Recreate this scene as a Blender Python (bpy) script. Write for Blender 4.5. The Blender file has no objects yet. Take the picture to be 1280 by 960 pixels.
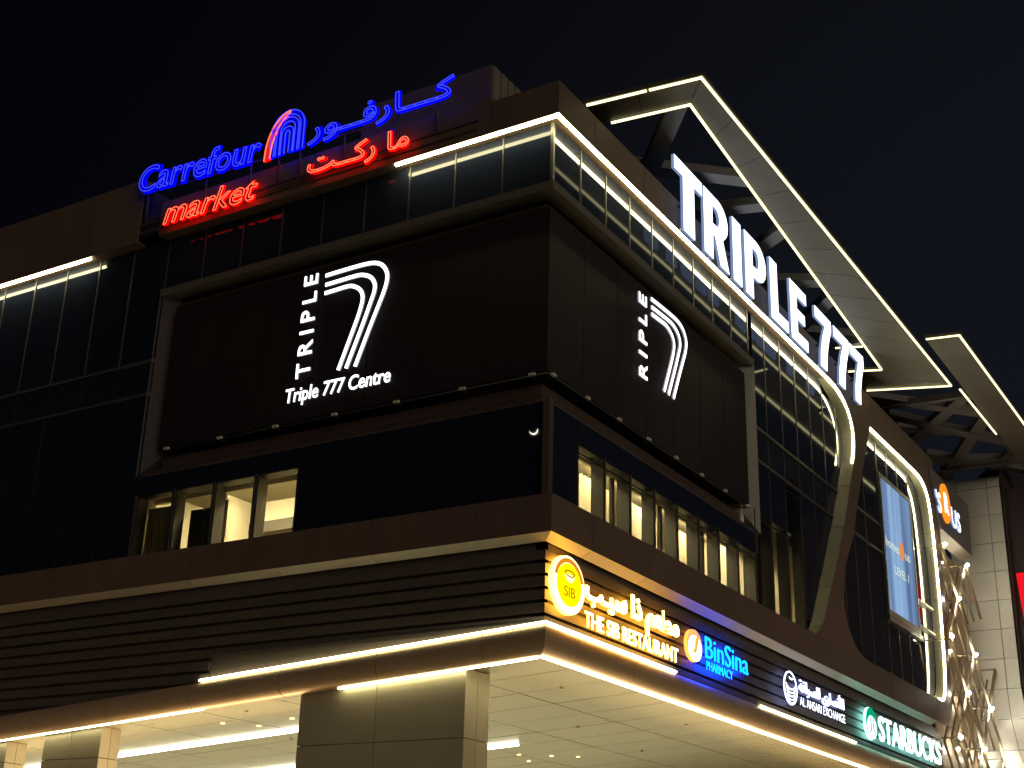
import bpy, bmesh, math, random
from mathutils import Vector, Matrix
random.seed(7)
sc = bpy.context.scene
COL = sc.collection

# ------------------------------------------------------------------ camera
YAW, PIT, ROL = (math.radians(a) for a in (32.06, 21.74, 1.74))
CAM = Vector((16.09, -27.66, 1.6))
fw = Vector((-math.sin(YAW)*math.cos(PIT), math.cos(YAW)*math.cos(PIT), math.sin(PIT)))
rt0 = fw.cross(Vector((0, 0, 1))).normalized(); up0 = rt0.cross(fw)
rt = rt0*math.cos(ROL) + up0*math.sin(ROL)
up = -rt0*math.sin(ROL) + up0*math.cos(ROL)
cam = bpy.data.cameras.new('camera'); cam.sensor_width = 36; cam.lens = 1720/1280*36
cam.clip_start = 0.1; cam.clip_end = 6000
camo = bpy.data.objects.new('camera', cam); COL.objects.link(camo)
M = Matrix.Identity(4)
for i in range(3):
    M[i][0], M[i][1], M[i][2], M[i][3] = rt[i], up[i], -fw[i], CAM[i]
camo.matrix_world = M
sc.camera = camo

# ------------------------------------------------------------------ world, the one sun, exposure
SUN_EL, SUN_AZ = math.radians(9), math.radians(117)      # low warm glow of the city on the street side
w = bpy.data.worlds.new("World"); sc.world = w; w.use_nodes = True
nt = w.node_tree; nt.nodes.clear()
sky = nt.nodes.new('ShaderNodeTexSky'); sky.sky_type = 'NISHITA'; sky.sun_disc = False
sky.sun_elevation = math.radians(-7); sky.sun_rotation = SUN_AZ
bg = nt.nodes.new('ShaderNodeBackground'); bg.inputs[1].default_value = 0.05
bg2 = nt.nodes.new('ShaderNodeBackground'); bg2.inputs[0].default_value = (0.0022, 0.0026, 0.0052, 1); bg2.inputs[1].default_value = 1
ad = nt.nodes.new('ShaderNodeAddShader'); wo = nt.nodes.new('ShaderNodeOutputWorld')
tcw = nt.nodes.new('ShaderNodeTexCoord'); dp = nt.nodes.new('ShaderNodeVectorMath'); dp.operation = 'DOT_PRODUCT'; dp.inputs[1].default_value = (.12, .97, -.15)
rw = nt.nodes.new('ShaderNodeValToRGB'); rw.color_ramp.interpolation = 'EASE'
rw.color_ramp.elements[0].position = .30; rw.color_ramp.elements[0].color = (.0010, .0011, .0025, 1)
rw.color_ramp.elements[1].position = .85; rw.color_ramp.elements[1].color = (.0055, .0066, .0100, 1)
nt.links.new(tcw.outputs['Generated'], dp.inputs[0]); nt.links.new(dp.outputs['Value'], rw.inputs[0]); nt.links.new(rw.outputs[0], bg2.inputs[0])
nt.links.new(sky.outputs[0], bg.inputs[0]); nt.links.new(bg.outputs[0], ad.inputs[0])
nt.links.new(bg2.outputs[0], ad.inputs[1]); nt.links.new(ad.outputs[0], wo.inputs[0])
sl = bpy.data.lights.new('sun', 'SUN'); sl.energy = 0.72; sl.angle = math.radians(40); sl.color = (1, .84, .68)
so = bpy.data.objects.new('sun', sl); COL.objects.link(so)
sdir = Vector((math.cos(SUN_EL)*math.sin(SUN_AZ), math.cos(SUN_EL)*math.cos(SUN_AZ), math.sin(SUN_EL)))
so.rotation_euler = (-sdir).to_track_quat('-Z', 'Y').to_euler(); so.location = sdir*60
sc.view_settings.view_transform = 'Standard'; sc.view_settings.look = 'None'
sc.view_settings.exposure = 0; sc.view_settings.gamma = 1
sc.cycles.use_denoising = True; sc.cycles.max_bounces = 6; sc.cycles.sample_clamp_indirect = 3
sc.cycles.use_light_tree = True

# ------------------------------------------------------------------ materials
MATS = {}
def mat(name, col=(.5, .5, .5), rough=.6, metal=0, emit=None, es=0, noise=0, nscale=3, bump=0, bscale=40, spec=.5, stretch=(1, 1, 1)):
    if name in MATS: return MATS[name]
    m = bpy.data.materials.new(name); m.use_nodes = True
    t = m.node_tree; p = t.nodes['Principled BSDF']
    p.inputs['Base Color'].default_value = (*col, 1); p.inputs['Roughness'].default_value = rough
    p.inputs['Metallic'].default_value = metal; p.inputs['Specular IOR Level'].default_value = spec
    if emit: p.inputs['Emission Color'].default_value = (*emit, 1); p.inputs['Emission Strength'].default_value = es
    if noise or bump:
        g = t.nodes.new('ShaderNodeNewGeometry'); mp = t.nodes.new('ShaderNodeMapping')
        mp.inputs['Scale'].default_value = stretch
        t.links.new(g.outputs['Position'], mp.inputs[0])
    if noise:
        n = t.nodes.new('ShaderNodeTexNoise'); n.inputs['Scale'].default_value = nscale; n.inputs['Detail'].default_value = 6
        t.links.new(mp.outputs[0], n.inputs[0])
        oi = t.nodes.new('ShaderNodeObjectInfo')
        a = t.nodes.new('ShaderNodeMath'); a.operation = 'MULTIPLY_ADD'; a.inputs[1].default_value = noise*.45
        t.links.new(oi.outputs['Random'], a.inputs[0]); 
        b = t.nodes.new('ShaderNodeMath'); b.operation = 'MULTIPLY_ADD'; b.inputs[1].default_value = noise*1.6; b.inputs[2].default_value = 1-noise*1.05
        t.links.new(n.outputs[0], b.inputs[0]); t.links.new(b.outputs[0], a.inputs[2])
        v = t.nodes.new('ShaderNodeVectorMath'); v.operation = 'SCALE'; v.inputs[0].default_value = col
        t.links.new(a.outputs[0], v.inputs['Scale']); t.links.new(v.outputs[0], p.inputs['Base Color'])
        r = t.nodes.new('ShaderNodeMath'); r.operation = 'MULTIPLY_ADD'; r.inputs[1].default_value = noise*.35; r.inputs[2].default_value = rough-noise*.17
        t.links.new(n.outputs[0], r.inputs[0]); t.links.new(r.outputs[0], p.inputs['Roughness'])
    if bump:
        n2 = t.nodes.new('ShaderNodeTexNoise'); n2.inputs['Scale'].default_value = bscale
        bb = t.nodes.new('ShaderNodeBump'); bb.inputs['Strength'].default_value = bump; bb.inputs['Distance'].default_value = .02
        t.links.new(mp.outputs[0], n2.inputs[0]); t.links.new(n2.outputs[0], bb.inputs['Height']); t.links.new(bb.outputs[0], p.inputs['Normal'])
    MATS[name] = m
    return m

def emis(name, col, s):
    if name in MATS: return MATS[name]
    m = bpy.data.materials.new(name); m.use_nodes = True; t = m.node_tree; t.nodes.clear()
    e = t.nodes.new('ShaderNodeEmission'); o = t.nodes.new('ShaderNodeOutputMaterial')
    e.inputs[0].default_value = (*col, 1); e.inputs[1].default_value = s
    t.links.new(e.outputs[0], o.inputs[0]); MATS[name] = m
    return m

def clear_glass(name):
    m = bpy.data.materials.new(name); m.use_nodes = True; t = m.node_tree; t.nodes.clear()
    tr = t.nodes.new('ShaderNodeBsdfTransparent'); tr.inputs[0].default_value = (.82, .86, .84, 1)
    gl = t.nodes.new('ShaderNodeBsdfGlossy'); gl.inputs['Roughness'].default_value = .02
    fr = t.nodes.new('ShaderNodeFresnel'); fr.inputs[0].default_value = 1.5
    mx = t.nodes.new('ShaderNodeMixShader'); o = t.nodes.new('ShaderNodeOutputMaterial')
    t.links.new(fr.outputs[0], mx.inputs[0]); t.links.new(tr.outputs[0], mx.inputs[1]); t.links.new(gl.outputs[0], mx.inputs[2])
    t.links.new(mx.outputs[0], o.inputs[0]); return m

BROWN = mat('brown_composite_panel', (.125, .084, .06), .48, 0, stretch=(1, 1, .3), noise=.34, nscale=1.1, bump=.04, bscale=1.2)
BROWN2 = mat('brown_louvre_slat', (.088, .071, .057), .5, 0, noise=.25, nscale=1.5, stretch=(.3, .3, 2))
DARK = mat('dark_recess', (.02, .017, .016), .8)
CORE = mat('dark_core_wall', (.03, .027, .026), .85)
GLASS = mat('dark_facade_glass', (.012, .016, .030), .04, 0, spec=.26)
GLASSC = mat('clean_dark_glass', (.010, .014, .026), .012, 0, spec=.75)
SPANDREL = mat('dark_spandrel_glass', (.015, .017, .026), .13, 0, spec=.5)
MULL = mat('grey_aluminium', (.10, .096, .085), .4, .6, noise=.15)
REVEAL = mat('champagne_metal_panel', (.155, .148, .105), .42, .3, noise=.14, nscale=.9)
TUBE = mat('bronze_metal_canopy_edge', (.50, .375, .23), .33, .35, noise=.12, nscale=.7)
SOFFIT = mat('beige_metal_ceiling_panel', (.53, .495, .33), .22, .45, noise=.13, nscale=.5, bump=.05, bscale=.6)
PILLAR = mat('taupe_metal_cladding', (.46, .41, .28), .36, .25, noise=.14, nscale=.8)
CANSOF = mat('grey_brown_canopy_panel', (.075, .065, .044), .55, 0, noise=.2, nscale=.6)
STEEL = mat('dark_painted_steel', (.055, .05, .042), .55, 0, noise=.25)
MESHF = mat('black_led_mesh', (.016, .0125, .0135), .7, 0, noise=.25, nscale=1.2, bump=.25, bscale=60, spec=.25)
SILLF = mat('billboard_frame_brown', (.085, .056, .042), .5, 0, noise=.25)
TILE = mat('pale_stone_panel', (.72, .70, .60), .38, .2, noise=.12, nscale=1.4)
LATT = mat('bronze_lattice_tube', (.40, .32, .2), .35, .35)
WALLIN = mat('cream_interior_wall', (.80, .73, .55), .8)
CEILIN = mat('cream_interior_ceiling', (.85, .79, .62), .85)
CURT = mat('cream_curtain', (.72, .64, .46), .85)
CURTD = mat('dark_curtain', (.12, .11, .10), .85)
FIN = mat('grey_window_fin', (.014, .0135, .012), .5, 0)
WGLASS = clear_glass('clear_window_glass')
LED = emis('warm_led_strip', (1, .91, .50), 32)
LEDB = emis('warm_lower_led', (1, .91, .52), 13)
LEDC = emis('warm_canopy_led', (1, .90, .46), 2.3)
LEDW = emis('white_led_strip', (1, .94, .74), 9)
LAMPIN = emis('interior_lamp', (1, .79, .42), 55)
SILLD = mat('dim_sill_metal', (.13, .125, .095), .5, .2, noise=.15)

# ------------------------------------------------------------------ builders
ORG = {}
def tag(o, label=None, cat=None, group=None, kind=None):
    if label: o['label'] = label
    if cat: o['category'] = cat
    if group: o['group'] = group
    if kind: o['kind'] = kind
    return o
def thing(name, loc, label, cat, group=None):
    o = bpy.data.objects.new(name, None); COL.objects.link(o); o.location = loc; o.empty_display_size = .3
    ORG[o] = Vector(loc); return tag(o, label, cat, group)
def link(name, me, parent=None, loc=None):
    """me holds coordinates relative to the parent's origin (or world when no parent)"""
    o = bpy.data.objects.new(name, me); COL.objects.link(o)
    if parent: o.parent = parent; ORG[o] = ORG[parent].copy()
    else: ORG[o] = Vector(loc) if loc else Vector((0, 0, 0)); o.location = ORG[o]
    return o
def mo(name, V, F, m, parent=None, loc=None, fm=None, smooth=False):
    org = ORG[parent] if parent else Vector(loc or (0, 0, 0))
    me = bpy.data.meshes.new(name)
    me.from_pydata([tuple(Vector(v)-org) for v in V], [], F)
    for x in (m if isinstance(m, (list, tuple)) else [m]): me.materials.append(x)
    if fm: me.polygons.foreach_set('material_index', fm)
    if smooth: me.polygons.foreach_set('use_smooth', [True]*len(me.polygons))
    me.update()
    return link(name, me, parent, loc)
CUBE = {}
def box(name, parent, m, lo, hi):
    """axis aligned box, shared unit mesh per material"""
    if m.name not in CUBE:
        me = bpy.data.meshes.new('block_'+m.name)
        bm = bmesh.new(); bmesh.ops.create_cube(bm, size=1); bm.to_mesh(me); bm.free(); me.materials.append(m); CUBE[m.name] = me
    o = bpy.data.objects.new(name, CUBE[m.name]); COL.objects.link(o)
    c = (Vector(lo)+Vector(hi))/2; s = Vector(hi)-Vector(lo)
    o.scale = [abs(x) for x in s]
    if parent: o.parent = parent; o.location = c-ORG[parent]
    else: o.location = c
    return o
def boxes(name, parent, m, L, loc=None):
    V, F = [], []
    for lo, hi in L:
        b = len(V)
        for x in (lo[0], hi[0]):
            for y in (lo[1], hi[1]):
                for z in (lo[2], hi[2]): V.append((x, y, z))
        F += [[b+i for i in f] for f in ((0, 1, 3, 2), (4, 6, 7, 5), (0, 4, 5, 1), (2, 3, 7, 6), (0, 2, 6, 4), (1, 5, 7, 3))]
    return mo(name, V, F, m, parent, loc)
def RW(u, v, inset=0): return Vector((-inset, u, v))       # right facade: u runs along +Y
def LW(u, v, inset=0): return Vector((u, inset, v))        # left facade: u runs along +X
def rbox(name, parent, m, y0, y1, z0, z1, i0, i1): return box(name, parent, m, (-i1, y0, z0), (-i0, y1, z1))
def lbox(name, parent, m, x0, x1, z0, z1, i0, i1): return box(name, parent, m, (x0, i0, z0), (x1, i1, z1))
def sweep(name, parent, m, prof, side, a, b, k=0, smooth=False):
    """closed profile (inset, z) swept along a facade; a/b None = mitre at the building corner"""
    V = []
    for e in (a, b):
        for (i, z) in prof:
            if side == 'L':
                x = -i if e is None else e
                V.append((x, i, z+k*x))
            else:
                y = i if e is None else e
                V.append((-i, y, z))
    n = len(prof)
    F = [[j, (j+1) % n, n+(j+1) % n, n+j] for j in range(n)] + [list(range(n))[::-1], list(range(n, 2*n))]
    o = mo(name, V, F, m, parent)
    bm = bmesh.new(); bm.from_mesh(o.data); bmesh.ops.recalc_face_normals(bm, faces=bm.faces); bm.to_mesh(o.data); bm.free()
    if smooth:
        for p in o.data.polygons: p.use_smooth = len(p.vertices) == 4
        o.data.set_sharp_from_angle(angle=math.radians(50))
    return o
def tube(name, parent, m, pts, r, seg=8, loc=None):
    """round bar along a polyline"""
    V, F = [], []
    n = len(pts); pts = [Vector(p) for p in pts]
    for i, p in enumerate(pts):
        d = (pts[min(i+1, n-1)]-pts[max(i-1, 0)]).normalized()
        a = d.cross(Vector((0, 0, 1)) if abs(d.z) < .9 else Vector((1, 0, 0))).normalized(); c = d.cross(a)
        for s in range(seg):
            t = 2*math.pi*s/seg; V.append(p+a*math.cos(t)*r+c*math.sin(t)*r)
    for i in range(n-1):
        for s in range(seg): F.append([i*seg+s, i*seg+(s+1) % seg, (i+1)*seg+(s+1) % seg, (i+1)*seg+s])
    F += [list(range(seg))[::-1], [(n-1)*seg+s for s in range(seg)]]
    return mo(name, V, F, m, parent, loc, smooth=True)
def catmull(P, n=5, closed=False):
    out = []; N = len(P)
    rng = range(N if closed else N-1)
    for i in rng:
        g = (lambda k: P[k % N]) if closed else (lambda k: P[min(max(k, 0), N-1)])
        p0, p1, p2, p3 = g(i-1), g(i), g(i+1), g(i+2)
        for s in range(n):
            t = s/n
            out.append(tuple(.5*((2*p1[j])+(-p0[j]+p2[j])*t+(2*p0[j]-5*p1[j]+4*p2[j]-p3[j])*t*t+(-p0[j]+3*p1[j]-3*p2[j]+p3[j])*t**3) for j in (0, 1)))
    if not closed: out.append(P[-1])
    return out
def shape2d(loops, depth):
    """filled flat shape with holes, thickness 0..depth; returns verts (u,v,d), faces, front flags"""
    c = bpy.data.curves.new('s', 'CURVE'); c.dimensions = '2D'; c.fill_mode = 'BOTH'
    for L in loops:
        s = c.splines.new('POLY'); s.points.add(len(L)-1); s.use_cyclic_u = True
        for p, q in zip(s.points, L): p.co = (q[0], q[1], 0, 1)
    c.extrude = depth/2
    o = bpy.data.objects.new('s', c); COL.objects.link(o)
    me = bpy.data.meshes.new_from_object(o.evaluated_get(bpy.context.evaluated_depsgraph_get()))
    bpy.data.objects.remove(o); bpy.data.curves.remove(c)
    V = [(v.co.x, v.co.y, v.co.z+depth/2) for v in me.vertices]; F = [list(p.vertices) for p in me.polygons]
    fr = [p.normal.z for p in me.polygons]
    bpy.data.meshes.remove(me)
    return V, F, fr

def txt(s, off=0, shear=0, depth=.1, outline=False, space=1.0):
    c = bpy.data.curves.new('t', 'FONT'); c.body = s; c.size = 1; c.offset = off; c.shear = shear; c.space_character = space
    c.extrude = .5 if depth else 0; c.resolution_u = 5
    o = bpy.data.objects.new('t', c); COL.objects.link(o)
    dg = bpy.context.evaluated_depsgraph_get()
    res = None
    if outline:
        c.extrude = 0; c.offset = 0
        oc = o.to_curve(bpy.context.evaluated_depsgraph_get(), apply_modifiers=False).copy()
        res = oc; o.to_curve_clear()
    else:
        me = bpy.data.meshes.new_from_object(o.evaluated_get(dg))
        res = ([tuple(v.co) for v in me.vertices], [list(p.vertices) for p in me.polygons], [p.normal.z for p in me.polygons])
        bpy.data.meshes.remove(me)
    bpy.data.objects.remove(o)
    return res
_cap = txt('H'); CAPH = max(v[1] for v in _cap[0])
def lettering(parent, s, wall, u0, u1, v0, h, inset, depth, mface, mside, off=.02, shear=0, rot=False, name='letter', split=True, space=1.0, slope=0):
    """raised letters on a facade: fitted to u0..u1, baseline v0, capital height h"""
    V, F, nz = txt(s, off, shear, space=space)
    a = min(v[0] for v in V); b = max(v[0] for v in V)
    def place(v):
        if rot:      # reads upwards: u0,u1 are the vertical range
            return wall(v0-v[1]/CAPH*h, u0+(v[0]-a)/(b-a)*(u1-u0), inset-(v[2]+.5)*depth)
        return wall(u0+(v[0]-a)/(b-a)*(u1-u0), v0+v[1]/CAPH*h+slope*(v[0]-a)/(b-a), inset-(v[2]+.5)*depth)
    # split to glyphs
    par = list(range(len(V)))
    def find(i):
        while par[i] != i: par[i] = par[par[i]]; i = par[i]
        return i
    # weld by position first (text meshes have split rims)
    pos = {}
    for i, v in enumerate(V):
        k = (round(v[0], 4), round(v[1], 4))
        if k in pos: par[find(i)] = find(pos[k])
        else: pos[k] = i
    for f in F:
        for q in f[1:]: par[find(q)] = find(f[0])
    comp = {}
    for fi, f in enumerate(F): comp.setdefault(find(f[0]), []).append(fi)
    groups = []
    for k, fl in comp.items():
        xs = [V[i][0]-V[i][1]*shear for fi in fl for i in F[fi]]
        groups.append([min(xs), max(xs), fl])
    groups.sort(key=lambda g: g[0])
    if split:
        mg = []
        for g in groups:
            if mg and min(mg[-1][1], g[1])-max(mg[-1][0], g[0]) > .5*min(mg[-1][1]-mg[-1][0], g[1]-g[0]):
                mg[-1] = [min(mg[-1][0], g[0]), max(mg[-1][1], g[1]), mg[-1][2]+g[2]]
            else: mg.append(g)
        groups = mg
    else: groups = [[0, 0, [fi for g in groups for fi in g[2]]]]
    out = []
    for g in groups:
        idx = {}; vv = []; ff = []; fm = []
        for fi in g[2]:
            f = []
            for i in F[fi]:
                if i not in idx: idx[i] = len(vv); vv.append(place(V[i]))
                f.append(idx[i])
            ff.append(f); fm.append(0 if nz[fi] > .5 else 1)
        out.append(mo(name, vv, ff, [mface, mside], parent, fm=fm))
    return out
def neon_outline(parent, s, wall, u0, u1, v0, h, inset, m, off=0, shear=0, r=.022, slope=0, name='neon_tube'):
    V, F, nz = txt(s, 0, shear)
    a = min(v[0] for v in V); b = max(v[0] for v in V)
    c = txt(s, 0, shear, outline=True)
    org = ORG[parent]
    def tr(co):
        t = (co[0]-a)/(b-a)
        return wall(u0+t*(u1-u0), v0+co[1]/CAPH*h+slope*t, inset)-org
    c.dimensions = '3D'
    for sp in c.splines:
        pts = [(p.handle_left.copy(), p.co.copy(), p.handle_right.copy()) for p in sp.bezier_points]
        for p in sp.bezier_points: p.handle_left_type = p.handle_right_type = 'FREE'
        for p, (l, q, r_) in zip(sp.bezier_points, pts):
            p.co = tr(q); p.handle_left = tr(l); p.handle_right = tr(r_)
    c.bevel_depth = r; c.bevel_resolution = 1; c.resolution_u = 4; c.offset = 0; c.extrude = 0
    c.materials.clear(); c.materials.append(m)
    o = bpy.data.objects.new('q', c); COL.objects.link(o)
    me = bpy.data.meshes.new_from_object(o.evaluated_get(bpy.context.evaluated_depsgraph_get()))
    bpy.data.objects.remove(o)
    par = list(range(len(me.vertices)))
    def find(i):
        while par[i] != i: par[i] = par[par[i]]; i = par[i]
        return i
    for e in me.edges: par[find(e.vertices[0])] = find(e.vertices[1])
    comp = {}
    for p in me.polygons: comp.setdefault(find(p.vertices[0]), []).append(list(p.vertices))
    for fl in comp.values():
        idx = {}; vv = []; ff = []
        for f in fl:
            g_ = []
            for i in f:
                if i not in idx: idx[i] = len(vv); vv.append(me.vertices[i].co+org)
                g_.append(idx[i])
            ff.append(g_)
        mo(name, vv, ff, m, parent)
    bpy.data.meshes.remove(me)
def plate(name, parent, loops, wall, inset, depth, mface, mside=None, curve=None, loc=None):
    """flat shape on a facade, its face at inset-depth"""
    V, F, nz = shape2d(loops, depth)
    return mo(name, [wall(v[0], v[1], inset-v[2]) for v in V], F, [mface, mside or mface], parent, loc=loc,
              fm=[0 if n > .5 else 1 for n in nz])
def circle(cu, cv, ru, rv=None, n=40, a0=0, a1=360):
    rv = rv or ru
    return [(cu+ru*math.cos(math.radians(a0+(a1-a0)*i/n)), cv+rv*math.sin(math.radians(a0+(a1-a0)*i/n))) for i in range(n)]
def ribbon(pts, wd):
    """outline of a polyline of width wd"""
    L, R = [], []
    for i, p in enumerate(pts):
        q0 = pts[max(i-1, 0)]; q1 = pts[min(i+1, len(pts)-1)]
        d = Vector((q1[0]-q0[0], q1[1]-q0[1])).normalized(); n = Vector((-d.y, d.x))*wd/2
        L.append((p[0]+n.x, p[1]+n.y)); R.append((p[0]-n.x, p[1]-n.y))
    return L+R[::-1]

# ================================================================== GROUND
def sheet(name, x0, x1, y0, y1, z, m):
    o = mo(name, [(x0, y0, z), (x1, y0, z), (x1, y1, z), (x0, y1, z)], [[0, 1, 2, 3]], m); return tag(o, kind='structure')
PAVE = mat('pale_granite_paving', (.40, .37, .32), .5, noise=.2, nscale=.6, bump=.1, bscale=3)
ASPH = mat('asphalt', (.05, .05, .05), .85, noise=.3, nscale=2, bump=.3, bscale=80)
SAND = mat('far_ground', (.16, .14, .11), .9, noise=.3, nscale=.05)
sheet('ground', -1500, 1500, -1500, 1500, -.14, SAND)
sheet('road', 19, 33, -300, 300, -.13, ASPH)
tag(boxes('pavement', None, PAVE, [((-60, -30, -.5), (18.7, 60, 0))]), kind='structure')
tag(boxes('kerb', None, mat('kerb_concrete', (.35, .34, .32), .8), [((18.7, -30, -.5), (19, 60, .004))]), kind='structure')
tag(boxes('road_marking', None, mat('white_road_paint', (.75, .75, .73), .6), [((25.9, -100+i*6, -.13), (26.05, -97+i*6, -.126)) for i in range(40)]), kind='structure')

# ================================================================== THE BUILDING
B = thing('shopping_centre', (0, 0, 0), 'large dark glass and brown panel shopping centre seen from its street corner', 'building')
XF, YF = -34.0, 37.0                  # far ends
# --- core masses
boxes('core_wall', B, CORE, [((XF, 1.3, 15.3), (-1.3, 36, 23.2)), ((XF, .9, 8.9), (-.9, 36, 11.3)), ((XF, 5.6, 11.3), (-5.6, 36, 15.3)), ((XF, .9, 11.3), (-15.0, 5.6, 15.3)), ((-5.6, 19.6, 11.3), (-1.3, 36, 15.3))])
box('roof', B, CORE, (XF, .3, 23.2), (-.3, 36.6, 23.3))
# --- parapet fascia panels (z 22.34 .. 23.38)
GAP = .012
FASC = [(0, 22.34), (0, 23.38), (.45, 23.38), (.45, 23.2), (.06, 23.2), (.06, 22.4), (.42, 22.4), (.42, 22.34)]
ys = [None]+[2.11+3.12*i for i in range(12)]
for i in range(len(ys)-1):
    sweep('fascia_panel', B, BROWN, FASC, 'R', ys[i] if ys[i] is None else ys[i]+GAP, ys[i+1]-GAP)
FASL = [(0, 22.34), (0, 23.55), (.45, 23.55), (.45, 23.3), (.06, 23.3), (.06, 22.4), (.42, 22.4), (.42, 22.34)]
xs = [None]+[-2.2-3.2*i for i in range(5)]
for i in range(len(xs)-1):
    p = FASC if i == 0 else FASL
    sweep('fascia_panel', B, BROWN, p, 'L', xs[i] if xs[i] is None else xs[i]-GAP, xs[i+1]+GAP)
FASH = [(0, 22.34), (0, 24.72), (.45, 24.72), (.45, 24.4), (.06, 24.4), (.06, 22.4), (.42, 22.4), (.42, 22.34)]
for i in range(6):
    sweep('fascia_panel', B, BROWN, FASH, 'L', (-15.95 if i == 0 else -15-3.2*i)-GAP, -18.2-3.2*i+GAP)
box('roof', B, CORE, (XF, .45, 23.3), (-15.95, 12, 24.5))
# ledge rails below the roof sign
for z in (22.58, 22.86): lbox('ledge_rail', B, SILLF, -15.9, -2.6, z, z+.045, -.05, -.002)
# rooftop plant box behind the corner
pb = thing('roof_plant_room', (-5.5, 3, 23.3), 'dim brown box shaped plant room rising above the roof corner, behind the blue lettering', 'roof structure')
boxes('wall', pb, mat('plant_room_cladding', (.12, .09, .075), .6, noise=.2), [((-8.5, 2.0, 23.3), (-3.55, 6, 26.3))])
for k in range(9): box('cladding_rib', pb, mat('plant_room_cladding2', (.19, .17, .13), .5), (-3.55, 2.1+k*.42, 23.35), (-3.51, 2.4+k*.42, 26.28))
# --- sill beam below the high glass strip + recess + billboard top strip
SB = [(.40, 20.56), (.30, 20.50), (.33, 20.27), (.75, 20.20), (.75, 20.4), (.5, 20.56)]
sweep('sill_beam', B, SILLD, SB, 'L', -14.87, None); sweep('sill_beam', B, SILLD, SB, 'R', None, 14.45)
TS = [(.78, 20.10), (.74, 19.90), (1.1, 19.86), (1.1, 20.2)]
sweep('frame_strip', B, SILLF, TS, 'L', -14.3, None); sweep('frame_strip', B, SILLF, TS, 'R', None, 14.05)
# frame bottom: upright strip + sloping splay
BS = [(.86, 14.86), (.86, 14.54), (1.1, 14.54), (1.1, 14.86)]
SP = [(.86, 14.53), (.42, 14.22), (.42, 14.16), (1.1, 14.16), (1.1, 14.53)]
for i in range(5):
    a = None if i == 0 else -.5-2.85*(i)-.006; b = -.5-2.85*(i+1)+.006 if i < 4 else -14.4
    sweep('frame_strip', B, SILLF, BS, 'L', b, a)
    a = None if i == 0 else 2.8*i+.006; b = 2.8*(i+1)-.006 if i < 4 else 14.1
    sweep('frame_strip', B, SILLF, BS, 'R', a, b)
sweep('frame_splay', B, SILLF, SP, 'L', -14.5, None); sweep('frame_splay', B, SILLF, SP, 'R', None, 14.2)
# side jambs of the frame
mo('frame_jamb', [(-14.92, .36, 20.5), (-14.35, .8, 20.15), (-14.35, .8, 14.9), (-14.92, .36, 14.2), (-14.92, 1.1, 20.5), (-14.35, 1.1, 20.15), (-14.35, 1.1, 14.9), (-14.92, 1.1, 14.2)],
   [[0, 1, 2, 3], [7, 6, 5, 4], [0, 4, 5, 1], [3, 2, 6, 7], [0, 3, 7, 4], [1, 5, 6, 2]], mat('dark_frame_jamb', (.045, .034, .03), .6), B)
mo('frame_jamb', [(-.34, 14.52, 20.56), (-.80, 14.12, 20.2), (-.80, 14.12, 14.9), (-.34, 14.52, 14.2), (-1.1, 14.52, 20.56), (-1.1, 14.12, 20.2), (-1.1, 14.12, 14.9), (-1.1, 14.52, 14.2)],
   [[0, 1, 2, 3], [7, 6, 5, 4], [0, 4, 5, 1], [3, 2, 6, 7], [0, 3, 7, 4], [1, 5, 6, 2]], SILLD, B)
# --- glass strip right and left: panes (each its own) and mullions
RY = [.45+1.52*i for i in range(16)]
LX = [-.45]+[-2.0-1.6*i for i in range(20)]
def tilt(o): o.rotation_euler = (random.uniform(-.004, .004), random.uniform(-.004, .004), random.uniform(-.004, .004))
def pane_r(y0, y1, z0, z1, m=GLASS, i=.4):
    o = rbox('pane', B, m, y0+.02, y1-.02, z0+.02, z1-.02, i, i+.03)
    if m != GLASSC: tilt(o)
def pane_l(x0, x1, z0, z1, m=GLASS, i=.4):
    o = lbox('pane', B, m, x0+.02, x1-.02, z0+.02, z1-.02, i, i+.03)
    if m != GLASSC: tilt(o)
for j in range(9): pane_r(RY[j], RY[j+1], 20.56, 22.34)
for j in range(9): pane_l(LX[j+1], LX[j], 20.56, 22.34)
box('mullion', B, MULL, (-.45, .36, 20.5), (-.36, .45, 22.34))
for j in range(1, 10): rbox('mullion', B, MULL, RY[j]-.018, RY[j]+.018, 20.56, 22.34, .375, .44)
for j in range(1, 10): lbox('mullion', B, MULL, LX[j]-.018, LX[j]+.018, 20.56, 22.34, .375, .44)
# left part beyond the billboard: full height
for j in range(9, 20):
    pane_l(LX[j+1], LX[j], 18.12, 22.34); pane_l(LX[j+1], LX[j], 16.98, 18.02, SPANDREL)
    pane_l(LX[j+1], LX[j], 11.5, 16.88)
    lbox('mullion', B, MULL, LX[j+1]-.015, LX[j+1]+.015, 18.1, 22.34, .37, .44)
    lbox('mullion', B, FIN, LX[j+1]-.01, LX[j+1]+.01, 11.5, 18.0, .388, .44)
for z in (16.93, 18.07): lbox('transom', B, MULL, LX[20], -14.93, z-.05, z+.05, .36, .44)
# band of glass below billboard
for j in range(9):
    pane_l(LX[j+1], LX[j], 13.565, 14.16, GLASSC)
    if j < 5: pane_l(LX[j+1], LX[j], 11.5, 13.6, GLASSC)
for j in range(9):
    pane_r(RY[j], RY[j+1], 13.49, 14.16)
pane_r(RY[0], RY[1], 11.5, 13.56)
box('corner_post', B, SILLF, (-.45, .25, 11.56), (-.25, .45, 14.16))
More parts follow.
